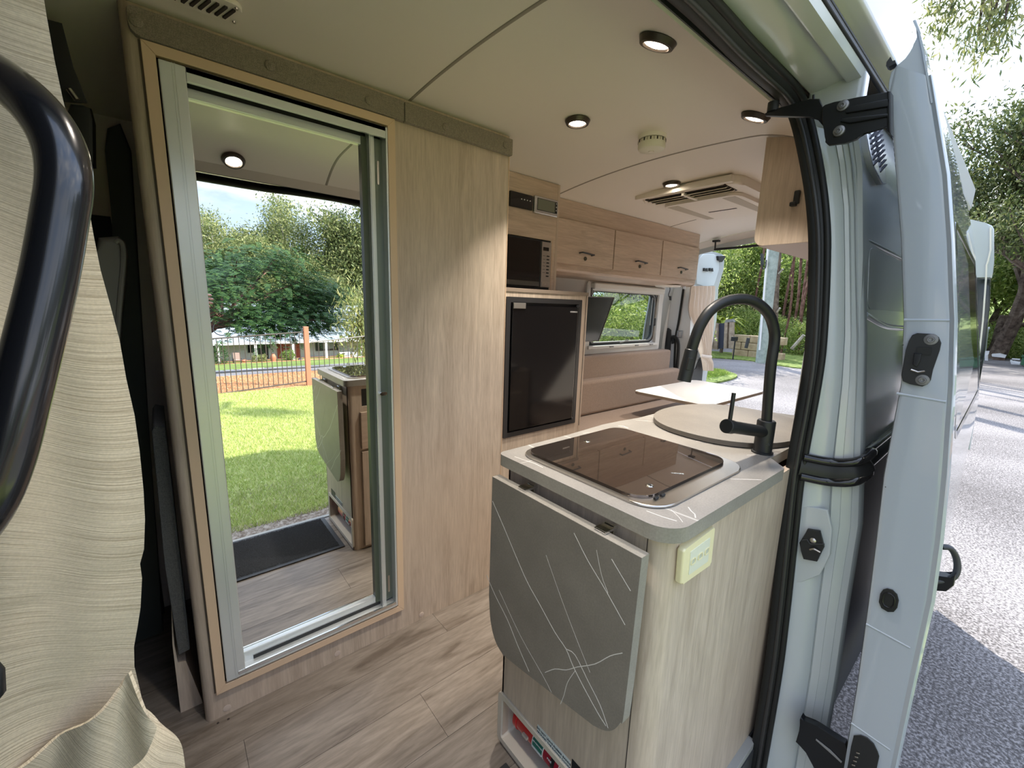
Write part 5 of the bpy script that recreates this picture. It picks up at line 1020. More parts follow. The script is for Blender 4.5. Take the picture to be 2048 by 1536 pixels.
p0, p1 = fpt(611, 653), fpt(618, 771); fp_ = thing('fence_post', 'red brown timber post between the two fence panels', 'post', (p1.x, p1.y, p1.z))
obj('post', bx(p0.x-.045, p0.x+.045, p1.y-.045, p1.y+.045, -.56, p0.z, .006), POSTM, fp_)
# ================================================================ HOUSE (seen in the mirror)
HY = -53.2
def hp_(px, py, y=HY): return onM(px, py, y)
ROOFM = mat('corrugated_roof', (.30, .34, .38), .5, .1); HWALL = mat('pale_weatherboard', (.42, .47, .45), .7); DARKW = mat('dark_window', (.03, .035, .04), .2); TERRA = mat('terracotta', (.40, .15, .08), .7); REDD = mat('red_door', (.25, .05, .03), .5)
hs = thing('house', 'long low pale weatherboard house with a grey corrugated roof and veranda', 'house', (10, HY-3, -6))
zf = -6.1; ev = hp_(560, 683).z; hx0, hx1 = -8, 34; WYY = HY-2.4
obj('wall', bx(hx0, hx1, WYY-8, WYY, zf-.3, ev+.25), HWALL, hs)
for i in range(13):
    z = zf+.15+i*.165; obj('board', bx(hx0, hx1, WYY, WYY+.02, z, z+.012), mat('board_line', (.33, .37, .36), .7) if i == 0 else bpy.data.materials['board_line'], hs)
rg = onM(600, 609, HY-10).z; rows = []
rx = [hx0-1+i*.35 for i in range(int((hx1-hx0+2)/.35))]
rows = [[(x, HY+.3, ev+.02+(.035 if i % 2 else 0)) for i, x in enumerate(rx)], [(x, HY-10, rg+(.035 if i % 2 else 0)) for i, x in enumerate(rx)], [(x, HY-20, ev+(.035 if i % 2 else 0)) for i, x in enumerate(rx)]]
obj('roof', grid(rows, th=.03), ROOFM, hs); obj('fascia', bx(hx0-1, hx1+1, HY+.28, HY+.34, ev-.22, ev+.05), mat('white_fascia', (.62, .63, .62), .6), hs)
obj('gable', poly([(hx1, HY, ev), (hx1, HY-10, rg-.1), (hx1, HY-20, ev)], (.05, 0, 0)), HWALL, hs)
obj('veranda_floor', bx(hx0, hx1, WYY, HY+.2, zf-.35, zf), mat('veranda_paving', (.38, .20, .13), .8), hs)
obj('ceiling', bx(hx0, hx1, WYY, HY+.2, ev-.02, ev), HWALL, hs)
for px in (435, 511, 586, 652, 722, 370, 790):
    x = hp_(px, 700).x; obj('veranda_post', bx(x-.12, x+.12, HY+.02, HY+.2, zf, ev), WHT, hs)
def hbox(nm, px0, px1, py0, py1, m, par=None, y=None, th=.08):
    y = WYY if y is None else y; a, b = onM(px0, py0, y), onM(px1, py1, y); return obj(nm, bx(min(a.x, b.x), max(a.x, b.x), y, y+th, min(a.z, b.z), max(a.z, b.z)), m, par or hs)
hbox('window', 494, 511, 685, 705, DARKW); hbox('window_pane', 496, 502, 687, 704, mat('pane_grey', (.22, .26, .28), .2)); hbox('dark_doorway', 514, 538, 684, 724, BLACK)
hbox('door', 553, 601, 682, 722, REDD); 
for i in range(5): hbox('door_panel', 566, 586, 686+i*6.6, 689+i*6.6, mat('door_glass_%d' % i, (.32, .24, .20), .4), th=.12)
hbox('window', 631, 677, 677, 700, DARKW); hbox('window_pane', 646, 667, 679, 697, bpy.data.materials['pane_grey'], th=.1)
for k, (px0, px1) in enumerate(((630, 634), (674, 677))): hbox('window_frame', px0, px1, 677, 701, BLACK, th=.14)
hbox('dark_gap', 424, 432, 690, 728, BLACK)
# things on and by the veranda
def vthing(name, label, cat, px, py, y=-51.5): p = onM(px, py, y); return thing(name, label, cat, p), p
t, p = vthing('rocking_chair', 'dark rocking chair on the veranda left of the windows', 'chair', 475, 727)
H_ = 1.15
obj('backrest', poly([(p.x-.32, p.y-.2, p.z+.35), (p.x+.32, p.y-.2, p.z+.35), (p.x+.30, p.y-.45, p.z+H_), (p.x-.30, p.y-.45, p.z+H_)], (0, .06, 0), b=.03), mat('chair_brown', (.20, .13, .10), .6), t, True)
obj('frame', tube([(p.x-.36, p.y-.2, p.z), (p.x-.36, p.y-.45, p.z+H_), (p.x, p.y-.5, p.z+H_+.1), (p.x+.36, p.y-.45, p.z+H_), (p.x+.36, p.y-.2, p.z)], .04, 6), BLACK, t); obj('seat', bx(p.x-.34, p.x+.34, p.y-.2, p.y+.4, p.z+.38, p.z+.46, .02), mat('chair_seat', (.30, .22, .18), .7), t)
for s in (-.34, .34): obj('rocker', tube(sm([(p.x+s, p.y-.5, p.z+.15), (p.x+s, p.y, p.z+.03), (p.x+s, p.y+.6, p.z+.15)]), .03, 6), BLACK, t); obj('leg', tube([(p.x+s, p.y+.35, p.z+.05), (p.x+s, p.y+.35, p.z+.6)], .03, 6), BLACK, t)
def leafball(name, m, n, c, rad, size, par, seed=0, flat=1.0):
    r = np.random.default_rng(seed); d = r.normal(size=(n, 3)); d /= np.linalg.norm(d, axis=1, keepdims=True); R_2 = rad*r.uniform(.55, 1, (n, 1))*(1+.18*np.sin(d[:, :1]*5+seed)); q = np.array(c)+d*R_2*np.array([1, 1, flat]); return leaves(name, q, size, m, par, seed)
def leaves(name, q, size, m, par, seed=0, drop=0, ar=.38):
    r = np.random.default_rng(seed+50); n = len(q); a = r.normal(size=(n, 3)); a[:, 2] -= drop; a /= np.linalg.norm(a, axis=1, keepdims=True); b = r.normal(size=(n, 3)); b -= a*(a*b).sum(1, keepdims=True); b /= np.linalg.norm(b, axis=1, keepdims=True)
    s = size*r.uniform(.6, 1.3, (n, 1)); V = np.stack([q-a*s*.5, q+b*s*ar*.5, q+a*s*.5, q-b*s*ar*.5], 1).reshape(-1, 3); o = obj(name, fast_mesh(name, V, np.arange(4*n).reshape(-1, 4)), m, par); o['kind'] = 'stuff'; return o
LF_MID = leafmat('leaf_mid', [(.07, .13, .03), (.13, .22, .05), (.24, .32, .09)], .35); LF_DARK = leafmat('leaf_dark', [(.012, .042, .012), (.025, .070, .018), (.07, .13, .03), (.035, .085, .032)], .25); LF_EUC = leafmat('leaf_eucalypt', [(.07, .10, .035), (.15, .19, .06), (.26, .28, .10), (.36, .36, .17)], .4)
LF_YEL = leafmat('leaf_yellow', [(.28, .36, .04), (.42, .50, .08), (.55, .58, .14)], .5); LF_FOR = leafmat('leaf_forest', [(.08, .14, .03), (.18, .26, .05), (.32, .40, .09), (.48, .52, .20)], .45); LF_SAP = leafmat('leaf_sapling', [(.10, .14, .04), (.24, .27, .08), (.46, .44, .20)], .35)
LF_GUM = leafmat('leaf_gum_dark', [(.03, .05, .015), (.07, .10, .03), (.15, .18, .06), (.24, .26, .11)], .3)
BARKP = gm('pale_bark', [(.38, (.22, .19, .16)), (.5, (.42, .38, .33)), (.62, (.58, .54, .48))], 5); BARKD = gm('dark_bark', [(.38, (.045, .032, .025)), (.5, (.12, .09, .07)), (.62, (.2, .16, .12))], 6); BARKR = gm('reddish_bark', [(.38, (.08, .04, .03)), (.5, (.18, .10, .075)), (.62, (.28, .17, .13))], 6)
for nm, lb, px, py, rad, m, fl_ in (('garden_shrub', 'round green shrub by the veranda in front of the red door', 578, 716, .85, LF_MID, .85), ('garden_shrub', 'loose grey green shrub below the veranda window', 520, 722, .8, LF_EUC, .7), ('garden_shrub', 'small yellow green plant at the foot of a veranda post', 681, 716, .55, LF_YEL, .7), ('garden_shrub', 'tall dark spiky shrub at the left end of the veranda', 441, 722, .95, LF_DARK, 1.7), ('garden_shrub', 'leafy bright shrub at the right end of the veranda', 727, 705, .8, LF_MID, 1.6)):
    t, p = vthing(nm, lb, 'shrub', px, py); leafball('foliage', m, 900, (p.x, p.y, p.z+rad*fl_*.4), rad, .22, t, int(px), fl_); obj('stem', tube([(p.x, p.y, p.z-.6), (p.x, p.y, p.z+rad*.3)], .05, 6), BARKD, t)
for lb, px, w_, h_, m in (('seated terracotta garden figure beside the red door', 547, .35, .95, TERRA), ('low terracotta pot beside the rocking chair', 489, .30, .30, TERRA), ('dark pot by the veranda post', 601, .3, .5, DARKPL), ('low terracotta pot on the right part of the veranda', 702, .3, .35, TERRA)):
    t, p = vthing('garden_pot' if 'pot' in lb else 'garden_figure', lb, 'pot' if 'pot' in lb else 'statue', px, 724); obj('body', lathe([(.05, 0), (w_*.6, .02), (w_, h_*.5), (w_*.7, h_*.8), (w_*.35, h_)], p, 'Z', 14), m, t, True)
    obj('rim', lathe([(w_*.33, h_*.9), (w_*.45, h_*.95), (w_*.45, h_), (w_*.33, h_)], p, 'Z', 14), m, t, True)
for lb, px in (('white garden bench on the right part of the veranda', 690), ('white slatted seat at the right end of the veranda', 715)):
    t, p = vthing('garden_bench', lb, 'bench', px, 720); obj('seat', bx(p.x-.6, p.x+.6, p.y-.2, p.y+.25, p.z+.40, p.z+.47, .01), WHT, t)
    for i in range(3): obj('slat', bx(p.x-.6, p.x+.6, p.y-.25, p.y-.21, p.z+.55+i*.16, p.z+.66+i*.16), WHT, t)
    for sx_ in (-.55, .55): obj('leg', bx(p.x+sx_-.05, p.x+sx_+.05, p.y-.25, p.y+.2, p.z-.1, p.z+1.0), WHT, t)
wp_ = onM(737, 735, -30); t = thing('garden_post', 'slim white post standing right of the sapling', 'post', wp_); obj('post', bx(wp_.x-.12, wp_.x+.12, wp_.y-.08, wp_.y+.08, wp_.z-.6, onM(737, 685, -30).z, .01), WHT, t)
# ================================================================ TREES
def tree_pts(seed, H, spread, lean=(0, 0), trunk_h=.45, nb_=7, lv=3, up=.5):
    """skeleton: list of branch paths with radii and the tips"""
    R3 = random.Random(seed); br = []; tips = []
    def grow(p, d, ln, r, k):
        q = [p]; dd = d.copy(); rs = [r]
        for i in range(5):
            dd = (dd+Vector((R3.gauss(0, .16), R3.gauss(0, .16), R3.gauss(.03, .08)))).normalized(); q.append(q[-1]+dd*ln/5); rs.append(r*(1-.12*(i+1)))
        br.append((q, rs))
        if k == 0: tips.append(q[-1]); tips.append(q[3]); tips.append(q[-1]*.5+q[-2]*.5); return
        n = nb_ if k == lv else R3.choice((3, 4))
        for j in range(n):
            s = .45+.55*(j+1)/n if k == lv else R3.uniform(.45, 1); b_ = q[min(5, int(s*5))]; a = R3.uniform(0, 2*pi) if k < lv else 2*pi*j/n+R3.uniform(-.4, .4)
            side = Vector((math.cos(a), math.sin(a), 0)); nd = (side*(1-up)*R3.uniform(.7, 1.3)*spread+Vector((0, 0, up*R3.uniform(.5, 1.3)))+dd*.35).normalized()
            grow(b_, nd, ln*R3.uniform(.5, .68), rs[min(5, int(s*5))]*.55, k-1)
    grow(Vector((0, 0, -.3)), Vector((lean[0], lean[1], 1)).normalized(), H*trunk_h, H*.022, lv); return br, tips
def make_tree(name, label, seed, H, leafn, leafs, m, bark, spread=1, lean=(0, 0), trunk_h=.45, up=.5, cl=.9, drop=.4, group=None, ar=.38, nb_=7, lv=3, clz=.7):
    t = thing(name, label, 'tree', (0, 0, 0), group); br, tips = tree_pts(seed, H, spread, lean, trunk_h, nb_, lv, up)
    bm = nb()
    for i, (q, rs) in enumerate(br):
        tube(q, [max(.012, x) for x in rs], 7 if i == 0 else 4, bm, cap=False)
    obj('trunk', bm, bark, t, True)
    r = np.random.default_rng(seed); T = np.array([list(p) for p in tips]); idx = r.integers(0, len(T), leafn); off = r.normal(size=(leafn, 3))*np.array([cl, cl, cl*clz])*.5; leaves('foliage', T[idx]+off, leafs, m, t, seed, drop, ar); return t
# big dark flat-crowned tree over the driveway
def place(t, loc, rot=0, s=1): t.location = loc; t.rotation_euler = (0, 0, rot); t.scale = (s,)*3; return t
pc = onM(412, 600, -20); g = gprof(-20)
fl_t = thing('flat_crowned_tree', 'dark green feathery tree with a wide flat crown beyond the fence', 'tree', (pc.x-1.2, -20, g))
R4 = random.Random(11); bx0 = Vector((pc.x-1.6, -20, g)); fork = onM(398, 668, -20); fork = Vector((fork.x, -20, fork.z))
bm = nb(); tube([bx0, bx0.lerp(fork, .5)+Vector((-.2, 0, 0)), fork], [.34, .28, .24], 10, bm)
m1 = onM(440, 640, -20); m2 = onM(500, 618, -20); m3 = onM(570, 600, -19.5)
tube(sm([fork, onM(425, 654, -20), m1, onM(465, 628, -20), m2, m3]), [.22-.006*i for i in range(31)], 8, bm)
crown = []
cxs, czs = onM(455, 560, -20), onM(455, 480, -20)
for i in range(34):
    a = R4.uniform(0, 2*pi); rr_ = R4.uniform(.1, 1)**.6; tx = pc.x+.2+4.9*rr_*math.cos(a); ty = -20+4.2*rr_*math.sin(a); 
    topz = onM(430, 478, -20).z - 1.9*rr_**2.2*(1.0 if math.cos(a) > 0 else .5); low = onM(430, 640, -20).z+.3; tz = R4.uniform(low, topz) if rr_ < .8 else R4.uniform(low-.6, topz)
    tipp_ = Vector((tx, ty, tz)); crown.append(tipp_); s_ = fork.lerp(m2, R4.uniform(0, 1)); tube([s_, s_.lerp(tipp_, .5)+Vector((0, 0, .25)), tipp_], [.07, .045, .02], 5, bm, cap=False)
obj('trunk', bm, BARKR, fl_t, True)
r = np.random.default_rng(4); nfr = 8500; ctr = np.array([list(p) for p in crown]); ii = r.integers(0, len(ctr), nfr); base = ctr[ii]+r.normal(size=(nfr, 3))*np.array([.62, .62, .34]); az = r.uniform(0, 2*pi, nfr)
core = np.array([pc.x, -20, 0]); outd = base-core; outd[:, 2] = 0; outd /= np.linalg.norm(outd, axis=1, keepdims=True)+1e-6
dr_ = np.stack([np.cos(az), np.sin(az), 0*az], 1)*.7+outd*.9+np.array([0, 0, -.28]); dr_ /= np.linalg.norm(dr_, axis=1, keepdims=True)
VV = []; 
side = np.cross(dr_, np.array([0, 0, 1.0])); side /= np.linalg.norm(side, axis=1, keepdims=True)
for k in range(5):
    for s_ in (-1, 1):
        st_ = base+dr_*(.07*k); e_ = st_+side*s_*.11*(1-.12*k)+dr_*.04; w_ = dr_*.030
        VV.append(np.stack([st_, e_-w_+np.array([0, 0, -.012]), e_+np.array([0, 0, -.02]), st_+w_*1.4], 1))
VV = np.stack(VV, 1).reshape(-1, 3); o = obj('foliage', fast_mesh('foliage', VV, np.arange(len(VV)).reshape(-1, 4)), LF_DARK, fl_t); o['kind'] = 'stuff'
# a hanging spray below the crown
for k, (px, py) in enumerate(((500, 655), (590, 652), (560, 640), (620, 640), (640, 600))):
    q = onM(px, py, -20); rr5 = np.random.default_rng(k+60); n_ = 700; P_ = np.array([q.x, -20, q.z+.35])+rr5.normal(size=(n_, 3))*np.array([.45, .4, .32]); leaves('hanging_spray', P_, .16, LF_DARK, fl_t, k+70, .8, .3)
hd_ = onM(443, 657, -19.6); obj('hanging_ring', tube([(hd_.x+.3*math.cos(t), -19.6, hd_.z+.3*math.sin(t)) for t in [2*pi*i/20 for i in range(21)]], .02, 6), GREYPL, fl_t)
# slim sapling
sb_ = onM(737, 735, -9.2)
sp1 = make_tree('sapling', 'slim young gum tree with drooping narrow leaves by the fence', 21, 2.0, 2600, .16, LF_SAP, BARKD, .5, (0, 0), .55, .75, .55, 1.6, ar=.22, clz=1.6)
zt1 = onM(715, 545, -9.0).z; place(sp1, (onM(728, 700, -9.0).x, -9.0, gprof(-9.0)), 0, (zt1-gprof(-9.0))/2.55)
# forest behind the house
euA = make_tree('eucalypt_tree', 'pale trunked eucalypt in the forest behind the house', 5, 11, 42000, .19, LF_EUC, BARKP, 1.15, (.05, 0), .40, .50, 1.05, .7, 'eucalypts behind the house')
euB = make_tree('eucalypt_tree', 'pale trunked eucalypt in the forest behind the house', 9, 11, 42000, .19, LF_EUC, BARKP, 1.0, (-.06, .03), .46, .52, 1.0, .7, 'eucalypts behind the house')
place(euA, (1.0, -74, -9.5), .3, 2.0); place(euB, (5.5, -80, -9.5), 1.2, 2.2)
for i, (x, y_, s_, r_, k) in enumerate(((8.5, -76, 1.0, 2.0, 0), (13.5, -78, 1.35, .6, 1), (17.0, -84, 1.5, 3.4, 0), (21.5, -77, 1.28, 4.2, 1), (25.5, -80, 1.35, 5.1, 0), (30, -74, 1.75, 1.9, 1), (34, -82, 1.7, 2.5, 0), (-4, -78, 1.25, .9, 1), (10, -90, 1.35, 2.9, 1), (28, -92, 1.6, .2, 0), (38, -76, 1.8, 3.6, 1), (3, -92, 1.3, 4.4, 0), (19, -95, 1.6, 1.4, 1), (-9, -84, 1.3, 2.2, 0), (24, -70, .8, 3.0, 1), (12, -71, .75, 5.0, 0))):
    dup((euA, euB)[k], (x, y_, -9.8), None, r_, s_*1.85)
def shrubwall(pts, name, label, m, group, rad, n=2600, size=.3):
    proto = None
    for i, (x, y_, z, s_) in enumerate(pts):
        if proto is None:
            proto = thing(name, label, 'shrub', (0, 0, 0), group); leafball('foliage', m, n, (0, 0, rad*.8), rad, size, proto, 5, .9); obj('stem', tube([(0, 0, -.3), (0, 0, rad*.8)], .08, 6), BARKD, proto); place(proto, (x, y_, z), 0, s_)
        else: dup(proto, (x, y_, z), None, i*1.3, s_)
shrubwall([(x, -66-(i*37 % 5), -8.3, 1+.35*((i*53) % 10)/10) for i, x in enumerate(np.arange(-8, 44, 3.1))], 'understorey_shrub', 'leafy understorey bush at the foot of the forest behind the house', LF_EUC, 'understorey behind the house', 2.6, 4200, .34)
# trees on the road side, beyond the rear opening
frA = make_tree('forest_tree', 'bright green forest tree across the road behind the van', 31, 9, 26000, .20, LF_FOR, BARKD, 1.0, (0, .05), .40, .50, 1.5, .5, 'forest trees across the road')
frB = make_tree('forest_tree', 'bright green forest tree across the road behind the van', 37, 9, 26000, .20, LF_FOR, BARKP, .9, (.04, 0), .45, .55, 1.5, .5, 'forest trees across the road')
place(frA, (24, 11.5, -.5), 0, .85); place(frB, (26, 15, -.5), 1, .9)
for i, (x, y_, s_, k) in enumerate(((27, 8.2, .85, 0), (30, 12, 1.1, 1), (22.5, 14.0, .7, 1), (33, 6.5, 1.2, 0), (34, 16, 1.2, 0), (29, 19, 1.0, 1), (38, 10, 1.4, 1), (36, 22, 1.3, 0), (25, 18, .75, 0), (42, 16, 1.5, 1), (40, 4, 1.3, 1), (31, 9.5, .8, 0), (45, 8, 1.5, 0), (28, 13.2, .7, 0), (47, 22, 1.6, 0))):
    dup((frA, frB)[k], (x, y_, -.6), None, i*1.1+.4, s_)
shrubwall([(21.5+((i*29) % 7)*.9, 6.0+i*1.25, -.55, .38+.16*((i*53) % 10)/10) for i in range(11)], 'roadside_bush', 'low leafy bush in front of the forest across the road', LF_FOR, 'bushes across the road', 2.4, 5200, .24)
trunks = thing('thin_trunk', 'thin brown tree trunk in the forest across the road', 'tree trunk', (21.5, 6.2, -.5), 'thin trunks across the road')
obj('stem', tube(sm([(21.5, 6.2, -.6), (21.45, 6.3, 1.5), (21.6, 6.25, 4), (21.5, 6.4, 7)]), .05, 6), BARKR, trunks, True)
for i, (x, y_) in enumerate(((20.8, 5.7), (22.5, 6.6), (23.5, 7.2), (21.2, 6.8), (22.0, 5.2), (24.5, 8.0), (23.0, 6.0), (25, 9.5), (20.5, 5.1))): dup(trunks, (x, y_, -.5), None, i*.9, 1+.1*(i % 3))
# trees seen to the right of the sliding door
gtA = make_tree('gum_tree', 'tall spreading gum tree against the bright sky at the right', 43, 10, 26000, .13, LF_GUM, BARKD, 1.1, (.05, -.1), .42, .45, .75, .9, ar=.3)
def rp_(px, py, X): return onX(px, py, X)
q = rp_(2010, 700, 17); place(gtA, (25, -1.6, -.6), .4, 1.9)
dup(gtA, (24, -2.5, -.6), 'gum tree with bare lower branches further along the road at the right', 2.2, 1.5); dup(gtA, (30, .8, -.6), 'distant gum tree behind the leaning trunk at the right', 3.9, 1.5); dup(gtA, (27, -7, -.6), 'distant gum tree outermost at the right side of the road', 5.1, 1.2)
for i, (x, y_, s_) in enumerate(((11, -8.5, .9), (16, -10, 1.0), (23, -11, 1.1), (31, -13, 1.3), (19, -17, 1.2), (8, -13, 1.0))): dup(gtA, (x, y_, -.7), 'gum tree on the doorway side of the road, reflected in the sliding door', i*1.3, s_, 'gum trees reflected in the door')
dup(frA, (34, -1.5, -.6), 'dense green tree low on the hillside right of the van', .8, 1.1).pop('group', None); dup(frB, (36, -6, -.6), 'dense green tree behind the green bin', 2.8, 1.1).pop('group', None); dup(frA, (40, 1.8, -.6), 'dense green tree far behind the rear door glass', 4.8, 1.3).pop('group', None)
ob = thing('overhanging_branch', 'drooping gum leaves hanging into the top right corner of the sky', 'branch', (5.5, -.9, 5))
bm = nb(); rr6 = np.random.default_rng(12); PL = []
for (px, py, X) in ((1905, 8, 6), (1900, 30, 6), (1990, 30, 6), (1975, 60, 6), (2005, 10, 6), (1955, 70, 6.1), (2010, 40, 5.9), (1880, 5, 6)):
    c_ = onX(px, py, X); s_ = onX(px+20, py-120, X); tube([s_, c_.lerp(s_, .4), c_], [.02, .012, .006], 5, bm); PL.append(np.array(list(c_))+rr6.normal(size=(210, 3))*np.array([.07, .09, .17]))
tube([onX(1860, -110, 6), onX(2000, -95, 6), onX(2200, -150, 6)], [.03, .04, .06], 6, bm)
obj('twig', bm, BARKD, ob); leaves('foliage', np.concatenate(PL), .075, LF_EUC, ob, 3, 1.8, .22)
# trees on the driver side, seen through the side window, and shade trees by the road
dsA = dup(frA, (9.5, 9.5, -.6), 'bright leafy tree outside the side window', .5, .36); dsA.pop('group', None); dsB = dup(frB, (6.5, 9.0, -.6), 'leafy tree outside the side window, nearer the front', 2.5, .34); dsB.pop('group', None); dsC = dup(frA, (13, 10, -.6), 'leafy tree outside the side window, farther back', 3.1, .40); dsC.pop('group', None)
dup(frB, (10.5, 12.5, -.6), 'tall tree standing behind the hedge on the driver side', 4.4, .42).pop('group', None)
shrubwall([(3.5+i*1.5, 7.2+.4*(i % 2), -.5, .5) for i in range(7)], 'hedge_bush', 'rounded hedge bush along the driver side of the van', LF_FOR, 'hedge on the driver side', 2.4, 3800, .22)
for i, (x, y_, s_) in enumerate(((17.5, 9.5, .7), (15.5, 14, .9))): dup(frA, (x, y_, -.6), 'shade tree over the road verge, %s the gate' % ('right behind' if i == 0 else 'far left of'), i*2.0, s_).pop('group', None)
# ================================================================ POLES, GATE, WALL ACROSS THE ROAD
pa, pb = onX(1523, 719, 16.5), onX(1553, 440, 16.5)
po = thing('power_pole', 'grey green power pole with a cable box across the road', 'pole', (pa.x, pa.y, -.5)); PM = gm('pole_concrete', [(.4, (.26, .31, .27)), (.6, (.40, .45, .40))], 6)
obj('shaft', tube([(pa.x, pa.y, -.55), (pa.x+.02, pa.y+(pb.y-pa.y)*.5, (pb.z-.5)/2), (pb.x, pb.y, pb.z+1.5)], [.185, .175, .17], 14), PM, po, True)
sd_ = onX(1523, 660, 16.35); obj('conduit', tube([onX(1519, 700, 16.3), onX(1530, 560, 16.3), onX(1538, 470, 16.3)], .03, 6), WHT, po)
obj('cable_box', poly([onX(x, y_, 16.25) for x, y_ in ((1521, 507), (1525, 507), (1526, 530), (1521, 531))], (.1, 0, 0)), BLACK, po); obj('cable', tube(sm([onX(1523, 528, 16.2), onX(1526, 537, 16.2), onX(1531, 535, 16.2), onX(1533, 520, 16.2)]), .018, 6), BLACK, po)
ta, tb_ = onX(1547, 700, 19), onX(1554, 450, 19)
tt = thing('bare_trunk', 'slim bare tree trunk with short side branches beside the power pole', 'tree trunk', (ta.x, ta.y, -.5)); obj('trunk', tube([(ta.x, ta.y, -.6), ta.lerp(tb_, .5), tb_+Vector((0, 0, 1.5))], [.16, .14, .11], 10), BARKD, tt, True); obj('branch', tube([onX(1551, 552, 19), onX(1560, 545, 18.9), onX(1566, 538, 18.8)], .035, 6), BARKP, tt); obj('branch', tube([onX(1550, 628, 19), onX(1556, 622, 18.9), onX(1560, 616, 18.8)], .035, 6), BARKP, tt)
gt = thing('garden_gate', 'dark blue gate between weathered timber posts across the road', 'gate', (17, 7.8, -.5)); TIMB = gm('weathered_timber', [(.4, (.20, .15, .11)), (.6, (.42, .34, .26))], 4)
def gp(P, X, nm, m, par, d=.15): return obj(nm, poly([onX(x, y_, X) for x, y_ in P], (d, 0, 0)), m, par)
gp(((1436, 647), (1449, 646), (1447, 697), (1434, 698)), 17.1, 'panel', mat('gate_navy', (.025, .03, .055), .5), gt, .05)
gp(((1430, 646), (1436, 647), (1434, 699), (1427, 699)), 17, 'post', TIMB, gt); gp(((1449, 645), (1455, 645), (1453, 697), (1447, 697)), 17, 'post', TIMB, gt); gp(((1459, 644), (1466, 643), (1465, 696), (1457, 697)), 17, 'post', TIMB, gt)
gp(((1416, 648), (1424, 647), (1421, 699), (1413, 699)), 17, 'post', TIMB, gt); gp(((1455, 646), (1459, 646), (1457, 696), (1453, 696)), 17.1, 'infill_board', TIMB, gt, .05); gp(((1424, 650), (1430, 649), (1427, 698), (1421, 698)), 17.1, 'infill_board', TIMB, gt, .05); gp(((1452, 639), (1464, 638), (1467, 644), (1449, 645)), 17, 'post_cap', GREYPL, gt, .2)
rw_ = thing('block_wall', 'tan stone block retaining wall beside the gate', 'wall', (18, 6.8, -.5)); SB = gm('tan_sandstone', [(.4, (.36, .26, .16)), (.6, (.56, .44, .29))], 3)
for r5 in range(3):
    for c5 in range(3):
        a = onX(1466, 688, 18); w5 = .62; y5 = a.y-c5*w5+(.3 if r5 % 2 else 0); z5 = -.52+r5*.30
        obj('block', bx(18, 18.35, y5-w5+.02, y5, z5, z5+.285, .02), SB, rw_)
yp = onX(1450, 640, 18.5); t = thing('palm_shrub', 'bright yellow green palm like plant behind the gate', 'shrub', (yp.x, yp.y, -.5))
obj('stem', tube([(yp.x, yp.y, -.6), (yp.x, yp.y, yp.z-.2)], .07, 6), BARKD, t)
bm = nb()
for i in range(34):
    a = i*2.4; e = .5+.9*((i*37) % 10)/10; L5 = .9; P5 = [Vector((yp.x, yp.y, yp.z-.2))+Vector((math.cos(a)*s5*L5, math.sin(a)*s5*L5, L5*(e*s5-1.0*s5*s5))) for s5 in (0, .25, .5, .75, 1)]; tube(P5, [(.01, .02), (.01, .07), (.01, .09), (.01, .07), (.005, .01)], 4, bm, cap=False, flat=(0, 0, 1))
obj('fronds', bm, LF_YEL, t)
lg = thing('fallen_log', 'pale leaning dead branch at the foot of the forest', 'log', (20, 4.9, -.5)); obj('log', tube([onX(1583, 698, 19.5), onX(1608, 670, 19.5)], .06, 6), BARKP, lg)
mb_ = thing('garden_marker', 'small dark upright marker on the grass in front of the block wall', 'post', onX(1493, 694, 17)); obj('marker', tube([onX(1492, 696, 17), onX(1497, 676, 17)], .06, 6), DARKPL, mb_)
mb_ = thing('letter_box', 'black letter box on a thin stand beside the gate post', 'letter box', onX(1468, 690, 16.5)); obj('box', bx(16.4, 16.7, onX(1471, 680, 16.5).y, onX(1464, 680, 16.5).y, onX(1468, 682, 16.5).z, onX(1468, 674, 16.5).z), BLACK, mb_); obj('stand', cyl(Vector((16.55, onX(1468, 690, 16.5).y, -.5)), Vector((16.55, onX(1468, 690, 16.5).y, onX(1468, 680, 16.5).z)), .025, 6), BLACK, mb_)
# far right: leaning tree, bin, boat, hillside road
hl = obj('hillside', grid([[(x, y_, -.5+max(0, (x-32))*.16+.25*math.sin(y_*.4+x*.2)*(1 if x > 32 else 0)) for y_ in np.arange(-30, 30, 4)] for x in (31, 34, 40, 48, 58, 75, 100)]), VERGE, smooth=True); hl['kind'] = 'structure'
hr_ = obj('hill_track', grid([[onX(x, y_, X)+Vector((0, 0, .05)) for x, y_ in ((a, b), (c5, d5))] for a, b, c5, d5, X in ((2010, 668, 2022, 656, 44), (2040, 692, 2050, 672, 41), (2090, 710, 2110, 690, 38))]), DRIVE); hr_['kind'] = 'structure'
bn = thing('wheelie_bin', 'green wheelie bin at the far edge of the road', 'bin', onX(2048, 734, 26)); b5 = onX(2040, 733, 26)
obj('body', bx(26, 26.6, b5.y-.75, b5.y, -.45, onX(2042, 714, 26).z, .03), mat('bin_green', (.03, .13, .06), .5), bn, True); obj('lid', bx(25.95, 26.65, b5.y-.8, b5.y+.03, onX(2042, 714, 26).z, onX(2042, 711, 26).z, .01), mat('bin_lid', (.02, .09, .04), .5), bn)
bt = thing('small_boat', 'white dinghy on a trailer beside the green bin', 'boat', onX(2030, 732, 27)); 
obj('hull', poly([onX(x, y_, 27) for x, y_ in ((2020, 722), (2026, 726), (2040, 727), (2039, 733), (2023, 731))], (1.2, 0, 0), b=.04), WHT, bt, True); obj('rail', tube([onX(2024, 718, 27), onX(2026, 718, 27), onX(2040, 719, 27)], .03, 6), WHT, bt)
sh = thing('garden_shed', 'low white roofed shed among shrubs across the road', 'shed', onX(1995, 722, 29))
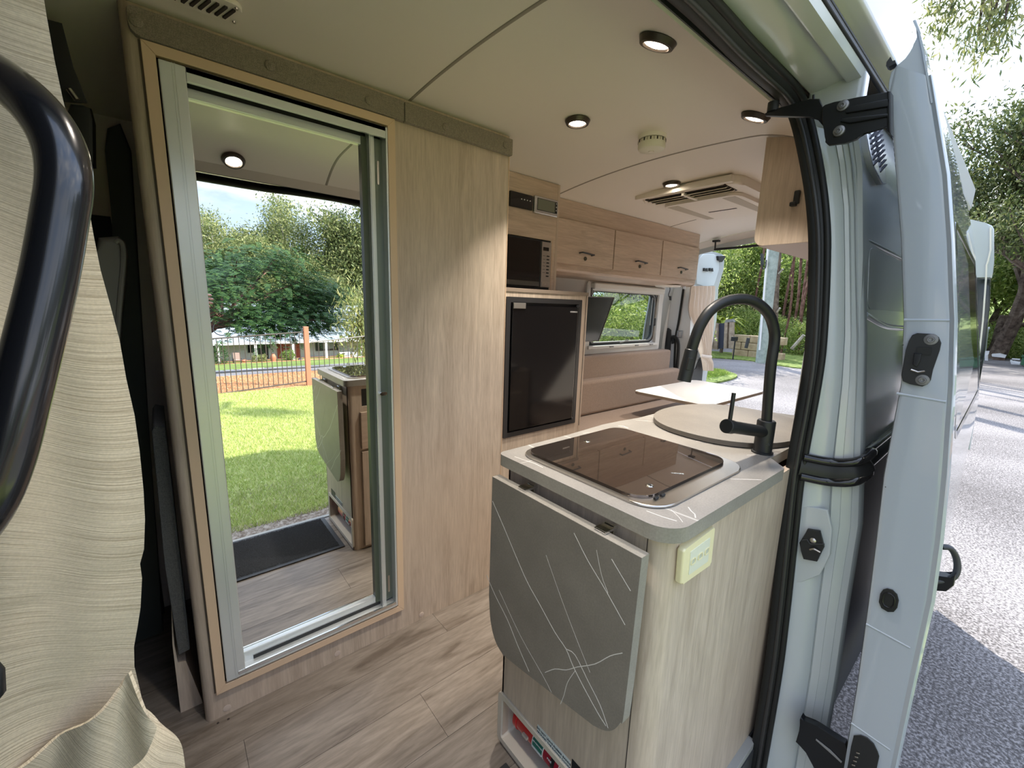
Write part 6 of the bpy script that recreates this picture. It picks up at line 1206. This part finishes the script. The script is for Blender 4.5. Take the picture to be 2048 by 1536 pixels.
obj('wall', poly([onX(x, y_, 29) for x, y_ in ((1985, 713), (2009, 715), (2008, 729), (1985, 727))], (2, 0, 0)), gm('faded_brick', [(.4, (.20, .14, .11)), (.6, (.36, .27, .22))], 5), sh); obj('roof', poly([onX(x, y_, 28.8) for x, y_ in ((1983, 709), (2000, 708), (2012, 712), (2010, 716), (1984, 713))], (2.4, 0, 0)), WHT, sh)
sg = thing('road_sign', 'small white sign board beside the shed', 'sign', onX(1972, 708, 28)); obj('board', poly([onX(x, y_, 28) for x, y_ in ((1969, 702), (1979, 702), (1977, 709), (1970, 709))], (.1, 0, 0)), WHT, sg); obj('stand', tube([onX(1973, 709, 28), onX(1973, 726, 28)], .05, 6), WHT, sg)
sl = thing('street_lamp', 'thin pale street lamp pole beside the rear door glass', 'street lamp', onX(1970, 690, 30)); obj('pole', tube([onX(1968, 720, 30), onX(1972, 680, 30), onX(1975, 657, 30)], .05, 6), mat('lamp_grey', (.5, .55, .5), .5), sl); obj('arm', tube([onX(1975, 657, 30), onX(1980, 656, 30)], .06, 6), WHT, sl)
ln_ = thing('leaning_tree', 'leaning bare lower trunk of a tree beside the hillside track', 'tree trunk', onX(1996, 715, 31)); obj('trunk', tube(sm([onX(1988, 712, 31), onX(1998, 690, 31), onX(2003, 660, 31), onX(2010, 630, 31)]), [.35-.01*i for i in range(19)], 8), BARKD, ln_, True); obj('branch', tube([onX(1985, 705, 31), onX(2000, 680, 31), onX(2030, 655, 31), onX(2060, 645, 31)], .10, 6), BARKD, ln_)
shrubwall([(30.5+(i % 3)*.8, -4.5+i*1.1, -.5, .42) for i in range(7)], 'hillside_bush', 'green bush at the foot of the hillside across the road', LF_FOR, 'bushes at the hillside', 2.4, 3800, .24)
# ================================================================ THE PHOTOGRAPHER'S HAND (its fingertips show in the mirror)
SKIN = mat('skin', (.62, .36, .27), .5); SKIN.node_tree.nodes['Principled BSDF'].inputs['Subsurface Weight'].default_value = .1
def skinned(paths, name, m, par):
    me = bpy.data.meshes.new(name); V5 = []; E5 = []; RR = []
    idx = {}
    for P5 in paths:
        prev = None
        for p5, r5 in P5:
            k = tuple(round(c, 4) for c in p5)
            if k not in idx: idx[k] = len(V5); V5.append(p5); RR.append(r5)
            if prev is not None: E5.append((prev, idx[k]))
            prev = idx[k]
    me.from_pydata(V5, E5, []); o = bpy.data.objects.new(name, me); C.objects.link(o); md5 = o.modifiers.new('s', 'SKIN'); o.modifiers.new('u', 'SUBSURF').levels = 2; o.modifiers['u'].render_levels = 2; md5.use_smooth_shade = True
    for i, r5 in enumerate(RR): o.data.skin_vertices[0].data[i].radius = (r5, r5)
    o.data.skin_vertices[0].data[0].use_root = True; dg = bpy.context.evaluated_depsgraph_get(); dg.update(); m2_ = bpy.data.meshes.new_from_object(o.evaluated_get(dg)); bpy.data.objects.remove(o)
    m2_.materials.clear(); m2_.materials.append(m); q5 = bpy.data.objects.new(name, m2_); link(q5, par); return q5
ft_ = onM(416, 598, -.20); hx_, hz_ = ft_.x, ft_.z; HYO = -.20
pn = thing('person', 'raised bare hand whose fingertips peek past the left edge of the mirror', 'person', (hx_-.12, -.22, hz_-.1))
W0 = (hx_-.115, HYO-0.060, hz_-.045); Pm = (hx_-.075, HYO-0.045, hz_-.02)
paths = [[((hx_-.40, HYO-0.160, hz_-.30), .042), ((hx_-.24, HYO-0.100, hz_-.15), .034), (W0, .026), (Pm, .026)]]
for k, (dz, ln5) in enumerate(((.024, .070), (.006, .078), (-.012, .072), (-.028, .056))):
    b5 = (hx_-.045, HYO-0.035+.002*k, hz_-.012+dz); paths.append([(Pm, .026), (b5, .010), ((hx_-.045+ln5*.45, HYO-0.022, hz_-.006+dz*1.15), .0085), ((hx_-.045+ln5*.78, HYO-0.004, hz_-.006+dz*1.2), .0075), ((hx_-.045+ln5*.86, HYO+0.012, hz_-.010+dz*1.2), .0065)])
paths.append([(W0, .026), ((hx_-.085, HYO-0.020, hz_+.022), .012), ((hx_-.055, HYO+0.004, hz_+.040), .010), ((hx_-.030, HYO+0.016, hz_+.046), .0085)])
skinned(paths, 'hand', SKIN, pn)
obj('sleeve', tube([(hx_-.62, HYO-0.240, hz_-.52), (hx_-.40, HYO-0.160, hz_-.30), (hx_-.33, HYO-0.135, hz_-.235)], [.062, .056, .052], 16), mat('sleeve_cloth', (.12, .14, .18), .9), pn, True)
